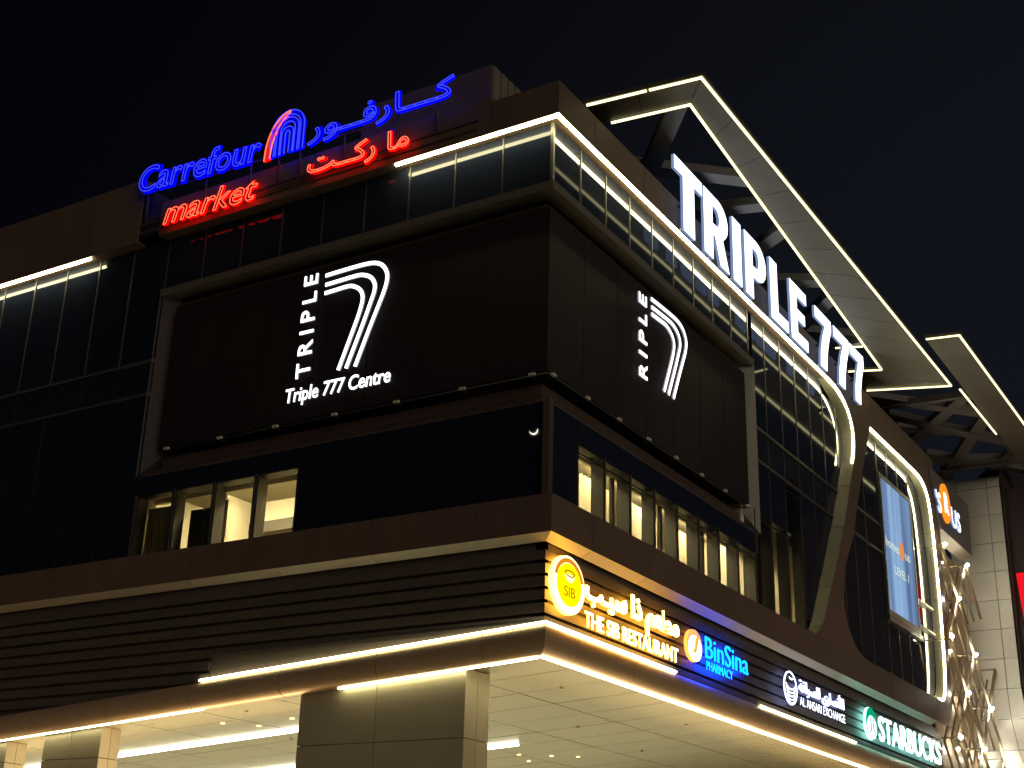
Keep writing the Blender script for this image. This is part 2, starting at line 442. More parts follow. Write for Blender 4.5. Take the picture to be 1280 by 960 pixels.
# right of the billboard up to the curved frame
def f1_in(z):    # inner edge (y) of the curved frame at height z
    pts = [(11.5, 18.65), (11.9, 19.0), (14.2, 20.6), (16.4, 22.0), (17.8, 22.8), (18.85, 23.4), (19.9, 24.0), (20.6, 24.05), (21.4, 23.6), (21.9, 22.9), (22.34, 21.6)]
    for (a, b), (c, d) in zip(pts, pts[1:]):
        if a <= z <= c: return b+(d-b)*(z-a)/(c-a)
    return pts[-1][1] if z > 20 else pts[0][1]
def clip_pane(y0, y1, z0, z1, m):
    n = 8; L = []; poly = [(y0, z0)]
    rs = [(min(y1, f1_in(z0+(z1-z0)*k/n)-.0), z0+(z1-z0)*k/n) for k in range(n+1)]
    rs = [(r, z) for r, z in rs if r > y0+.03]
    if len(rs) < 2: return
    poly = [(y0, rs[0][1])]+rs+[(y0, rs[-1][1])]
    plate('pane', B, [poly], RW, .43, .03, m)
for j in range(9, 16):
    y0, y1 = RY[j]+.02, (RY[j+1] if j < 15 else 24.6)-.02
    if j == 9: y0 = 14.56
    clip_pane(y0, y1, 18.1, 22.32, GLASS); clip_pane(y0, y1, 16.88, 17.98, SPANDREL)
    if j >= 12: clip_pane(y0, y1, 11.5, 16.8, GLASS)
    y = RY[j+1] if j < 15 else None
    if y:
        zt = 22.32 if y < 21.6 else 21.9
        zb = 18.0
        while f1_in(zb) < y+.03 and zb < 22: zb += .1
        rbox('mullion', B, MULL, y-.018, y+.018, zb, zt, .375, .44)
        zb = 11.5
        while f1_in(zb) < y+.03 and zb < 18: zb += .1
        if zb < 17.9: rbox('mullion', B, MULL, y-.018, y+.018, zb, 18.0, .375, .44)
for z in (16.84, 18.04): rbox('transom', B, MULL, 14.56, f1_in(z), z-.05, z+.05, .35, .44)

boxes('window_head', B, CORE, [((-15, .44, 13.6), (-.9, .8, 14.3)), ((-.8, .9, 13.52), (-.44, 14.5, 14.3)), ((-1.4, 14.5, 15.02), (-.80, 19.2, 15.11)), ((-.8, 14.5, 15.02), (-.44, 17.1, 16.8))])
# --- windows (lit)
def window_l(x0, x1, kind):
    z0, z1 = 11.5, 13.58
    L = [((x0, .40, z0), (x0+.05, .80, z1)), ((x1-.05, .40, z0), (x1, .80, z1)), ((x0+.05, .40, z1-.04), (x1-.05, .8, z1)), ((x0+.05, .4, z0), (x1-.05, .8, z0+.05))]
    wo_ = boxes('window', B, FIN, L)
    o = mo('pane', [(x0+.05, .415, z0+.05), (x1-.05, .415, z0+.05), (x1-.05, .415, z1-.04), (x0+.05, .415, z1-.04)], [[0, 1, 2, 3]], WGLASS, wo_)
    return wo_
def window_r(y0, y1, z0, z1, dark=False):
    L = [((-.78, y0, z0), (-.40, y0+.05, z1)), ((-.78, y1-.05, z0), (-.40, y1, z1)), ((-.78, y0+.05, z1-.04), (-.4, y1-.05, z1)), ((-.78, y0+.05, z0), (-.4, y1-.05, z0+.05)),
         ((-.44, y0+.05, z1-.26), (-.4, y1-.05, z1-.22))]
    wo_ = boxes('window', B, FIN, L)
    mo('pane', [(-.415, y0+.05, z0+.05), (-.415, y1-.05, z0+.05), (-.415, y1-.05, z1-.04), (-.415, y0+.05, z1-.04)], [[0, 1, 2, 3]], WGLASS, wo_)
    return wo_
def curtain(parent, a, b, wall, inset, z0, z1, m, amp=.05, n=10):
    V, F = [], []
    N = n*4
    for i in range(N+1):
        u = a+(b-a)*i/N; d = inset+amp*math.sin(i*math.pi/2+.4*math.sin(i))
        for dd in (0, .012):
            V += [wall(u, z0, d+dd), wall(u, z1, d+dd)]
    for i in range(N):
        k = i*4
        F += [[k, k+4, k+5, k+1], [k+2, k+3, k+7, k+6]]
    return mo('curtain', V, F, m, parent, smooth=True)
WL = [window_l(-14.8+1.6*i+.04, -13.2+1.6*i-.04, i) for i in range(4)]
for i in range(4): lbox('mullion', B, MULL, -14.8+1.6*i-.03, -14.8+1.6*i+.03, 11.5, 13.6, .37, .40)
WR = []
for i in range(8): WR.append(window_r(RY[i+1]+.03, RY[i+2]-.03, 11.5, 13.5))
for j in (9, 10, 11): WR.append(window_r(RY[j]+.03 if j > 9 else 14.56, RY[j+1]-.03, 11.5, 15.0 if j < 11 else 16.78))
for j in (9, 10): pane_r(max(RY[j], 14.55), RY[j+1], 15.0, 16.8)
for j in range(1, 12): rbox('mullion', B, MULL, RY[j]-.02, RY[j]+.02, 11.5, 13.54 if j < 9 else 15.0, .37, .40)
# rooms behind
boxes('interior_wall', B, WALLIN, [((-15.0, 3.7, 11.35), (-8.3, 3.9, 14.1)), ((-15.0, .82, 11.35), (-14.85, 4.8, 14.1)), ((-8.4, .82, 11.35), (-8.25, 4.8, 14.1)),
                                   ((-13.2, 2.6, 11.35), (-13.1, 3.7, 14.1)),
                                   ((-5.2, 1.6, 11.35), (-5.0, 19.4, 15.2)), ((-5.0, 1.6, 11.35), (-.8, 1.75, 14.1)), ((-5.0, 19.2, 11.35), (-.8, 19.4, 15.2)), ((-5.0, 14.0, 11.35), (-.8, 14.2, 15.2)),
                                   ((-5.0, 8.4, 11.35), (-3.6, 8.55, 14.1))])
boxes('interior_ceiling', B, CEILIN, [((-15, .82, 14.0), (-8.25, 5, 14.12)), ((-5.2, 1.6, 14.0), (-.8, 14.0, 14.12)), ((-5.2, 14.2, 15.2), (-.8, 19.4, 15.3)),
                                      ((-14.84, 1.22, 13.55), (-8.41, 1.34, 13.99)), ((-1.2, 1.76, 13.6), (-1.1, 13.99, 13.99)), ((-1.9, 14.21, 14.45), (-1.75, 19.19, 15.19))])
boxes('interior_floor', B, CEILIN, [((-15, .82, 11.3), (-8.25, 5, 11.35)), ((-5.2, 1.6, 11.3), (-.8, 19.4, 11.35))])
boxes('interior_beam', B, CURTD, [((-13.0, 3.5, 12.95), (-10.6, 3.69, 13.3))])
LAMPL = emis('interior_lamp_bright', (1, .79, .42), 150)
for x0, x1 in ((-12.9, -11.9), (-11.3, -10.3), (-9.7, -8.7)):
    box('ceiling_lamp', B, LAMPL, (x0, 1.5, 13.93), (x1, 1.75, 13.99))
for j in range(8): box('ceiling_lamp', B, LAMPIN, (-1.62, 2.1+j*1.52, 13.93), (-1.35, 3.1+j*1.52, 13.99))
for j in range(3): box('ceiling_lamp', B, LAMPIN, (-2.4, 14.5+j*1.52, 15.12), (-2.1, 15.5+j*1.52, 15.18))
curtain(WL[0], -14.8, -13.65, LW, .95, 11.4, 13.3, mat('brown_curtain', (.5, .4, .27), .85))
curtain(WL[1], -13.05, -12.2, LW, 1.0, 11.4, 13.05, CURTD)
boxes('column', WL[2], CURT, [((-11.72, .95, 11.36), (-11.52, 1.1, 13.2))])
for i in range(8):
    y = RY[i+1]+3.0
    if i % 2 == 0: curtain(WR[i], y, y+1.5, RW, 2.0, 11.4, 13.8, CURT, n=9)
    else:
        curtain(WR[i], y, y+.7, RW, 2.05, 11.4, 13.8, mat('tan_curtain', (.52, .44, .30), .85), n=4)
        curtain(WR[i], RY[i+1]+1.42, RY[i+1]+1.62, RW, .98, 11.4, 13.5, CURTD, n=2)
for i, j in ((8, 9), (9, 10)): curtain(WR[i], RY[j]+2.9, RY[j]+4.2, RW, 2.7, 11.4, 15.1, CURT, n=7)
# --- brown band
BP = [(0, 10.60), (0, 11.56), (.38, 11.56), (.38, 11.48), (.05, 11.48), (.05, 10.60)]
BU = [(.004, 10.595), (.34, 10.46), (.34, 10.52), (.05, 10.65)]
UND = mat('pale_soffit_trim', (.42, .39, .32), .4, .2, noise=.12)
yb = [None]+[2.11+3.14*i for i in range(11)]
for i in range(len(yb)-1): sweep('band_panel', B, BROWN, BP, 'R', yb[i] if yb[i] is None else yb[i]+GAP, yb[i+1]-GAP); sweep('soffit_trim', B, UND, BU, 'R', yb[i] if yb[i] is None else yb[i]+GAP, yb[i+1]-GAP)
xb = [None]+[-2.2-3.22*i for i in range(10)]
for i in range(len(xb)-1): sweep('band_panel', B, BROWN, BP, 'L', xb[i+1]+GAP, xb[i] if xb[i] is None else xb[i]-GAP); sweep('soffit_trim', B, UND, BU, 'L', xb[i+1]+GAP, xb[i] if xb[i] is None else xb[i]-GAP)
plate('band_panel', B, [[(33.54, 10.62), (35.2, 10.62), (35.75, 11.1), (36.1, 11.56), (33.54, 11.56)]], RW, .06, .06, BROWN)
boxes('joint_backing', B, DARK, [((-.055, .5, 10.7), (-.051, 35, 11.4)), ((XF, .051, 10.7), (-.5, .055, 11.4)), ((-.065, .5, 22.5), (-.061, 36, 23.1)), ((XF, .061, 22.5), (-.5, .065, 23.1))])
# --- louvred wall below
KT = .062
LBK = mat('louvre_backing_metal', (.13, .105, .085), .7)
boxes('louvre_backing', B, LBK, [((-.7, .48, 8.0), (-.48, 35.2, 10.5))])
mo('louvre_backing', [(x, y, z+(KT*x if z < 9 else 0)) for y in (.48, .7) for x in (XF, -.48) for z in (8.15, 10.5)], [[0, 2, 3, 1], [4, 5, 7, 6], [0, 1, 5, 4], [2, 6, 7, 3], [0, 4, 6, 2], [1, 3, 7, 5]], LBK, B)
z = 10.26
k = 0
while z > 8.6:
    sl_ = [(.34, z), (.34, z-.24), (.42, z-.22), (.42, z-.02)]
    sweep('louvre_slat', B, BROWN2, sl_, 'R', None, 35.1); sweep('louvre_slat', B, BROWN2, sl_, 'L', XF, None)
    z -= .325; k += 1
while z > 6.6:
    sl_ = [(.34, z), (.34, z-.24), (.42, z-.22), (.42, z-.02)]
    sweep('louvre_slat', B, BROWN2, sl_, 'L', XF, min(-11.0, (z-8.40)/KT+.3)); z -= .325
lbox('trim_strip', B, MULL, -11.0, -.4, 8.50, 8.54, .33, .40)
mo('trim_panel', [(x, y, z+(KT*x if z < 8.45 else 0)) for y in (.40, .46) for x in (-11.0, -.5) for z in (8.3, 8.49)], [[0, 2, 3, 1], [4, 5, 7, 6], [0, 1, 5, 4], [2, 6, 7, 3], [0, 4, 6, 2], [1, 3, 7, 5]], BROWN2, B)
# --- rounded canopy edge (bull-nose tube), left side falls towards the left
TP = [(.56, 8.43), (.31, 8.43), (.27, 8.34), (.25, 8.22), (.26, 8.10), (.30, 7.99), (.36, 7.90), (.45, 7.83), (.55, 7.80), (.62, 7.80), (.62, 8.0)]
TPr = [(i, z-.06 if z < 8.1 else z) for i, z in TP]
KT = .062
yt = [None]+[1.9+3.13*i for i in range(11)]
for i in range(len(yt)-1): sweep('canopy_edge', B, TUBE, TPr, 'R', yt[i] if yt[i] is None else yt[i]+.012, yt[i+1]-.012, smooth=True)
xt = [None]+[-2.05-3.17*i for i in range(10)]
for i in range(len(xt)-1): sweep('canopy_edge', B, TUBE, TPr, 'L', xt[i+1]+.012, xt[i] if xt[i] is None else xt[i]-.012, k=KT, smooth=True)
boxes('seam_backing', B, DARK, [((-.6, .6, 7.9), (-.32, 33, 8.3))])
mo('seam_backing', [(-.6, .33, 8.25), (-30, .33, 8.25-30*KT), (-30, .33, 8.0-30*KT), (-.6, .33, 8.0), (-.6, .6, 8.25), (-30, .6, 8.25-30*KT), (-30, .6, 8.0-30*KT), (-.6, .6, 8.0)],
   [[0, 3, 2, 1], [4, 5, 6, 7], [0, 1, 5, 4], [3, 7, 6, 2], [0, 4, 7, 3], [1, 2, 6, 5]], DARK, B)
# LED lines: sloped box helper
def led(parent, a, b, w=.1, h=.07, m=LED, name='led_strip', seg=0):
    a = Vector(a); b = Vector(b); d = (b-a); Ln = d.length; d.normalize()
    s = d.cross(Vector((0, 0, 1))).normalized()*w/2 if abs(d.z) < .95 else Vector((0, w/2, 0)); u = s.cross(d).normalized()*h/2
    V = [q+s*i+u*j for q in (a, b) for i, j in ((-1, -1), (1, -1), (1, 1), (-1, 1))]
    return mo(name, V, [[0, 1, 2, 3], [4, 7, 6, 5], [0, 4, 5, 1], [1, 5, 6, 2], [2, 6, 7, 3], [3, 7, 4, 0]], m, parent)
def zt(x, z): return z+KT*x
# upper canopy-edge LED
for (a, b) in (((-.3, .32, 8.48), (-.28, 7.55, 8.48)), ((-.28, 13.75, 8.44), (-.28, 23.0, 8.44))): led(B, a, b, .05, .05, LEDB)
led(B, (-11.25, .29, zt(-11.25, 8.49)), (-.3, .29, 8.47), .05, .05, LEDB)
# lower LED
led(B, (-.55, .55, 7.72), (-.55, 33.4, 7.72), .055, .055, LEDB)
led(B, (-6.55, .52, zt(-6.55, 7.73)), (-.6, .52, zt(-.6, 7.73)), .055, .055, LEDB)
led(B, (-30, .52, zt(-30, 7.76)), (-11.2, .52, zt(-11.2, 7.75)), .055, .055, LEDB)
# cornice LED
led(B, (-.06, .0, 22.30), (-.06, 21.9, 22.30), .075, .07)
led(B, (-5.5, .06, 22.30), (-.0, .06, 22.30), .075, .07)
led(B, (-30, .06, 22.30), (-18.17, .06, 22.30), .075, .07)
# --- ceiling under the canopy: falls towards the left
KS = .064
def zs(x): return 7.80+KS*x
xs_ = [-.66]+[-3.4-2.75*i for i in range(9)]; ysn = [.66]+[2.45+1.87*i for i in range(14)]
V0 = {}
for i in range(len(xs_)-1):
    for j in range(len(ysn)-1):
        x1, x0 = xs_[i]-.018, xs_[i+1]+.018; y0, y1 = ysn[j]+.018, ysn[j+1]-.018
        key = (round(x1-x0, 3), round(y1-y0, 3))
        if key not in V0:
            me = bpy.data.meshes.new('ceiling_panel'); a, b = (x1-x0)/2, (y1-y0)/2
            V = [(-a, -b, -a*KS), (a, -b, a*KS), (a, b, a*KS), (-a, b, -a*KS)]; V += [(v[0], v[1], v[2]+.04) for v in V]
            me.from_pydata(V, [], [[3, 2, 1, 0], [4, 5, 6, 7], [0, 1, 5, 4], [1, 2, 6, 5], [2, 3, 7, 6], [3, 0, 4, 7]]); me.materials.append(SOFFIT); V0[key] = me
        o = bpy.data.objects.new('ceiling_panel', V0[key]); COL.objects.link(o); o.parent = B
        cx, cy = (x0+x1)/2, (y0+y1)/2
        o.location = (cx, cy, zs(cx)+random.uniform(-.002, .002)); o.rotation_euler = (random.uniform(-.0012, .0012), random.uniform(-.0012, .0012), 0)
mo('ceiling_backing', [(-.5, .62, zs(-.5)+.1), (-30, .62, zs(-30)+.1), (-30, 36, zs(-30)+.1), (-.5, 36, zs(-.5)+.1)], [[0, 1, 2, 3]], DARK, B)
# strips in the ceiling
for (x0, x1, y) in ((-30, -11.0, 4.75), (-24, -7.7, 11.35), (-30, -15.9, 10.4)):
    led(B, (x0, y, zs(x0)-.05), (x1, y, zs(x1)-.05), .13, .05, LEDW)
GLINT = emis('painted_glint_glow', (1, .62, .22), 8)  # glowing discs painted in for lamp reflections on the ceiling panels
for (x, y) in ((-9.4, 2.6), (-10.4, 3.3), (-8.3, 2.2), (-8.0, 3.2), (-9.3, 3.9), (-11.9, 3.6), (-12.4, 2.6), (-8.9, 13.4), (-8.2, 14.4), (-9.4, 14.9), (-7.6, 15.2)):
    V = [(x+.07*math.cos(a*math.pi/5), y+.07*math.sin(a*math.pi/5), zs(x)-.012-(.0)) for a in range(10)]
    mo('painted_glint', V, [list(range(10))[::-1]], GLINT, B)
for (x, y) in ((-2.1, 4.3), (-4.7, 9.9), (-1.9, 11.7), (-10.6, 1.6), (-12.6, 5.9), (-5.3, 15.5), (-2.4, 19.1)):
    tube('ceiling_sensor', B, PILLAR, [(x, y, zs(x)-.01), (x, y, zs(x)-.04)], .045, 10)
# --- pillars
def pillar(x0, x1, y0, y1, split, label):
    P = thing('pillar', ((x0+x1)/2, (y0+y1)/2, 0), label, 'pillar', 'clad pillars under the canopy')
    top = lambda x: zs(x)-.01
    boxes('core', P, DARK, [((x0+.05, y0+.05, 0), (x1-.05, y1-.05, top(x0)-.05))])
    zj = [0.02, 2.0, 3.97, 5.94, None]
    for a, b in zip(zj, zj[1:]):
        xx = [x0]+split+[x1]
        for p, q in zip(xx, xx[1:]):
            p_, q_ = p+(.012 if p != x0 else 0), q-(.012 if q != x1 else 0)
            t0, t1 = (top(p_), top(q_)) if b is None else (b-.01, b-.01)
            for (ya, yb_) in ((y0, y0+.04), (y1-.04, y1)):
                V = [(p_, ya, a+.01), (q_, ya, a+.01), (q_, yb_, a+.01), (p_, yb_, a+.01), (p_, ya, t0), (q_, ya, t1), (q_, yb_, t1), (p_, yb_, t0)]
                mo('cladding_panel', V, [[0, 3, 2, 1], [4, 5, 6, 7], [0, 1, 5, 4], [1, 2, 6, 5], [2, 3, 7, 6], [3, 0, 4, 7]], PILLAR, P)
        for xa, xb_ in ((x0, x0+.04), (x1-.04, x1)):
            ym = (y0+y1)/2
            for ya, yb_ in ((y0+.042, ym-.008), (ym+.008, y1-.042)):
                t = top(xa) if b is None else b-.01
                box('cladding_panel', P, PILLAR, (xa, ya, a+.01), (xb_, yb_, t))
    return P
pillar(-7.9, -2.72, .66, 1.75, [-5.42], 'wide taupe metal clad pillar nearest the building corner, split by one dark upright joint')
pillar(-17.7, -15.32, .76, 1.5, [-16.55], 'narrower taupe clad pillar second from the corner, left of the long ceiling light')
pillar(-21.8, -19.33, .76, 1.5, [-20.6], 'taupe clad pillar at the far left edge under the canopy')
# --- unseen shop block, added only to light the canopy ceiling and band
SHOP = emis('added_shop_fill', (1, .70, .38), 11)  # added glowing sides, brighten the ground and the brown band
ROOF_FILL = emis('added_roof_fill', (1, .88, .50), .56)  # added upward glow that brightens the ceiling panels above
boxes('added_shop_wall', B, WALLIN, [((-30, 3.0, .01), (-2.6, 30, .3)), ((-30, 3.0, 4.5), (-2.6, 30, 4.9))])
for i in range(9): box('added_shop_glow', B, SHOP, (-29.8+i*3.03, 3.02, .3), (-26.95+i*3.03, 29.9, 4.5))
for i in range(9):
    for j in range(9): box('added_roof_glow', B, ROOF_FILL, (-29.8+i*3.03, 3.1+j*3.0, 4.9), (-27.0+i*3.03, 5.9+j*3.0, 4.93))
# --- curved frame 1
F1o = [(21.9, 22.34), (22.6, 22.30), (23.3, 22.12), (24.0, 21.72), (24.42, 21.1), (24.45, 20.4), (24.2, 19.7), (23.7, 18.9), (23.12, 17.85), (22.28, 16.4), (21.05, 14.5), (20.0, 13.1), (19.3, 12.1), (18.5, 11.57)]
F1i = [(21.5, 22.30), (22.2, 22.12), (22.9, 21.86), (23.55, 21.42), (23.98, 20.9), (24.05, 20.3), (23.85, 19.6), (23.4, 18.85), (22.82, 17.8), (22.0, 16.4), (20.68, 14.35), (19.7, 12.95), (19.0, 11.95), (18.3, 11.5)]
F2o = [(26.68, 21.93), (29.5, 21.93), (32.5, 21.93), (34.1, 21.88), (34.95, 21.55), (35.45, 20.9), (35.7, 19.6), (35.85, 17.5), (35.85, 15.3), (35.72, 13.3), (35.45, 12.2), (34.9, 11.66), (34.2, 11.6)]
F2i = [(27.3, 21.88), (29.6, 21.86), (32.4, 21.86), (33.8, 21.78), (34.6, 21.45), (35.1, 20.8), (35.4, 19.5), (35.6, 17.5), (35.6, 15.3), (35.48, 13.3), (35.2, 12.3), (34.6, 11.75), (33.9, 11.62)]
def reveal(Po, Pi, per, ledrange, skipfirst=False):
    A = catmull(Po, 4); Bp = catmull(Pi, 4)
    N = len(A)
    i = 0
    while i < N-1:
        j = min(i+per, N-1)
        V, F = [], []
        for t in range(i, j+1):
            a = Vector(A[t]); b = Vector(Bp[t])
            if t == i: a = a.lerp(Vector(A[t+1]), .03); b = b.lerp(Vector(Bp[t+1]), .03)
            if t == j: a = a.lerp(Vector(A[t-1]), .03); b = b.lerp(Vector(Bp[t-1]), .03)
            q0 = Vector(A[max(t-1, 0)]); q1 = Vector(A[min(t+1, N-1)]); d = (q1-q0).normalized(); n = Vector((-d.y, d.x))   # points outwards (up/right)
            V += [RW(a.x, a.y, .003), RW(b.x, b.y, .42), RW(b.x+n.x*.04, b.y+n.y*.04, .42), RW(a.x+n.x*.04, a.y+n.y*.04, .056)]
        m_ = j-i
        for t in range(m_):
            k = t*4
            for e in range(4): F.append([k+e, k+(e+1) % 4, k+4+(e+1) % 4, k+4+e])
        F += [[0, 3, 2, 1], [m_*4, m_*4+1, m_*4+2, m_*4+3]]
        o = mo('reveal_panel', V, F, REVEAL, B, smooth=True); o.data.set_sharp_from_angle(angle=math.radians(35))
        i = j
    l0, l1 = ledrange
    V, F = [], []
    for t in range(l0, l1+1):
        a = Vector(A[t]); b = Vector(Bp[t]); q0 = Vector(A[max(t-1, 0)]); q1 = Vector(A[min(t+1, N-1)]); d = (q1-q0).normalized(); n = Vector((d.y, -d.x))
        for (ii, off) in ((.03, .09), (.10, .09), (.10, .03), (.03, .03)): V.append(RW(a.x+n.x*off, a.y+n.y*off, ii))
    for t in range(l1-l0):
        k = t*4
        for e in range(4): F.append([k+e, k+(e+1) % 4, k+4+(e+1) % 4, k+4+e])
    F += [[0, 3, 2, 1], [(l1-l0)*4+e for e in range(4)]]
    mo('led_strip', V, F, LED, B)
reveal(F1o, F1i, 6, (0, 25))
reveal(F2o, F2i, 6, (0, 48))
# the brown wall between and around the openings, cut into panels
F2loop = catmull(F2o, 3)[:-1]+[(34.2, 11.62), (24.4, 11.62)] + catmull([(24.4, 11.62), (23.3, 11.75), (22.45, 12.2), (21.9, 12.9), (21.85, 13.8), (22.3, 14.95), (23.45, 16.4), (24.1, 17.65), (25.15, 19.45), (26.1, 21.0), (26.68, 21.93)], 3)[1:-1]
F1c = catmull(F1o, 3)
outer = F1c+[(18.5, 11.57), (36.1, 11.57), (36.35, 13.5), (36.6, 17.5), (36.9, 22.33)]
V, F, nz = shape2d([outer, F2loop], .05)
bm0 = bmesh.new()
vs = [bm0.verts.new(v) for v in V]
for f in F:
    try: bm0.faces.new([vs[i] for i in f])
    except ValueError: pass
bmesh.ops.remove_doubles(bm0, verts=bm0.verts, dist=1e-4)
zc = [11.5, 13.72, 15.9, 18.04, 20.2, 22.4]
for a, b in zip(zc, zc[1:]):
    bm = bm0.copy()
    for co, no in (((0, a+.012, 0), (0, -1, 0)), ((0, b-.012, 0), (0, 1, 0))):
        r_ = bmesh.ops.bisect_plane(bm, geom=bm.verts[:]+bm.edges[:]+bm.faces[:], plane_co=co, plane_no=no, clear_outer=True)
    # separate left and right piece
    for half in (0, 1):
        b2 = bm.copy()
        kill = [f for f in b2.faces if (f.calc_center_median().x > 30) != bool(half)]
        bmesh.ops.delete(b2, geom=kill, context='FACES')
        if b2.faces and a < 20:
            VV = [RW(v.co.x, v.co.y, .05-v.co.z) for v in b2.verts]; b2.verts.index_update()
            mo('wall_panel', VV, [[v.index for v in f.verts] for f in b2.faces], BROWN, B)
        b2.free()
    if a > 20:
        VV = [RW(v.co.x, v.co.y, .05-v.co.z) for v in bm.verts]; bm.verts.index_update()
        mo('wall_panel', VV, [[v.index for v in f.verts] for f in bm.faces], BROWN, B)
    bm.free()
bm0.free()
boxes('joint_backing', B, DARK, [((-.36, 35.95, 11.5), (-.07, 36.1, 22.3))])
# glass and framing in opening 2
gx = [22.0, 23.2, 24.73, 26.3, 28.45]
for a, b in zip(gx, gx[1:]):
    for z0, z1, m in ((11.5, 16.8, GLASS), (16.9, 18.0, SPANDREL), (18.1, 21.9, GLASS)):
        if a < 23 and z0 > 16: continue
        if a < 24.7 and z0 > 17: continue
        rbox('pane', B, m, a+.02, b-.02, z0, z1, .40, .43)
    rbox('mullion', B, MULL, b-.025, b+.025, 11.5, 16.85 if b < 24 else (18 if b < 25 else 21.8), .36, .44)
for a, b in ((28.45, 29.95), (29.95, 31.45), (31.45, 33.1)):
    rbox('pane', B, GLASS, a+.02, b-.02, 20.55, 21.9, .40, .43); rbox('pane', B, GLASS, a+.02, b-.02, 11.5, 14.05, .40, .43)
    rbox('mullion', B, MULL, a-.025, a+.025, 11.5, 14.1, .36, .44); rbox('mullion', B, MULL, b-.015, b+.015, 20.5, 21.85, .375, .44)
for z0, z1 in ((11.5, 14.7), (14.8, 15.85), (15.95, 21.85)): rbox('pane', B, GLASS, 33.15, 35.75, z0, z1, .44, .47)
for z in (14.75, 15.9): rbox('transom', B, REVEAL, 33.15, 35.5, z-.05, z+.05, .30, .44)
for z, y0 in ((18.05, 24.3), (16.85, 23.4)): rbox('transom', B, MULL, y0, 28.4, z-.05, z+.05, .33, .44)
rbox('transom', B, MULL, 28.4, 33.15, 14.05, 14.25, .25, .44)
# ================================================================== SCREEN in opening 2
S = thing('advertising_screen', (-.3, 30.8, 14.4), 'tall glowing blue advertising screen set in the dark glass beside the curved light line', 'screen')
boxes('screen_frame', S, MULL, [((-.45, 28.45, 14.3), (-.3, 28.67, 20.5)), ((-.45, 32.93, 14.3), (-.3, 33.12, 20.5)), ((-.45, 28.67, 14.3), (-.3, 32.93, 14.55)), ((-.45, 28.67, 20.32), (-.3, 32.93, 20.5))])
scm = bpy.data.materials.new('screen_picture'); scm.use_nodes = True; t = scm.node_tree; t.nodes.clear()
g = t.nodes.new('ShaderNodeNewGeometry'); sx = t.nodes.new('ShaderNodeSeparateXYZ'); t.links.new(g.outputs['Position'], sx.inputs[0])
mpv = t.nodes.new('ShaderNodeMapping'); mpv.inputs['Scale'].default_value = (0, .75, .03); t.links.new(g.outputs['Position'], mpv.inputs[0])
nn = t.nodes.new('ShaderNodeTexNoise'); nn.inputs['Scale'].default_value = 1.4; nn.inputs['Detail'].default_value = 2; t.links.new(mpv.outputs[0], nn.inputs[0])
rp = t.nodes.new('ShaderNodeValToRGB'); rp.color_ramp.elements[0].position = .35; rp.color_ramp.elements[0].color = (.12, .20, .38, 1)
rp.color_ramp.elements[1].position = .62; rp.color_ramp.elements[1].color = (.33, .52, .82, 1)
e_ = t.nodes.new('ShaderNodeEmission'); e_.inputs[1].default_value = .85; o_ = t.nodes.new('ShaderNodeOutputMaterial')
t.links.new(nn.outputs[0], rp.inputs[0]); t.links.new(rp.outputs[0], e_.inputs[0]); t.links.new(e_.outputs[0], o_.inputs[0])
rbox('screen_face', S, scm, 28.67, 32.93, 14.55, 20.32, .33, .40)
SW = emis('screen_white_print', (.8, .9, .75), .9)
lettering(S, 'homes', RW, 28.85, 30.75, 17.35, .42, .33, .006, SW, SW, off=.0)
plate('print_disc', S, [circle(31.15, 17.6, .36, .42)], RW, .33, .006, emis('screen_orange', (1, .35, .12), .8))
lettering(S, 'us', RW, 31.65, 32.35, 17.35, .42, .33, .006, SW, SW, off=.0)
lettering(S, 'LEVEL 1', RW, 29.9, 31.9, 16.35, .36, .33, .006, SW, SW, off=.0)

# ================================================================== BILLBOARD wrapping the corner
BB = thing('billboard', (-.5, .5, 14.9), 'black wraparound mesh billboard covering the corner between the glass strip and the window row', 'billboard')
DP = [(.5, 15.05), (.5, 19.84), (.66, 19.84), (.66, 15.05)]
for i in range(7):
    e = .012
    sweep('mesh_panel', BB, MESHF, DP, 'L', -14.25+(i)*1.96+e if i else -14.25, None if i == 6 else -14.25+(i+1)*1.96-e)
    sweep('mesh_panel', BB, MESHF, DP, 'R', None if i == 0 else .5+i*1.925+e, .5+(i+1)*1.925-e if i < 6 else 13.98)
boxes('panel_backing', BB, DARK, [((-14.2, .67, 15.1), (-.7, .72, 19.8)), ((-.72, .7, 15.1), (-.67, 13.9, 19.8))])
BLK = mat('black_metal', (.03, .03, .03), .5); LENS = mat('pale_lamp_lens', (.55, .52, .45), .3)
tube('fixing_rail', BB, BLK, [(-14.1, .46, 14.95), (-.46, .46, 14.95)], .02, 6); tube('fixing_rail', BB, BLK, [(-.46, .46, 14.95), (-.46, 13.9, 14.95)], .02, 6)
for i in range(7):
    x = -13.8+i*2.15
    o = boxes('lamp_head', BB, LENS, [((x-.09, .38, 14.93), (x+.09, .46, 15.0))]); boxes('bracket', o, BLK, [((x-.03, .46, 14.9), (x+.03, .62, 14.94))])
for i in range(8):
    y = .7+i*1.85
    o = boxes('lamp_head', BB, LENS, [((-.46, y-.09, 14.93), (-.38, y+.09, 15.0))]); boxes('bracket', o, BLK, [((-.62, y-.03, 14.9), (-.46, y+.03, 14.94))])
WHT = emis('white_sign_face', (1, .97, 1), 2.6); WHS = emis('white_sign_side', (1, .95, 1), .35)
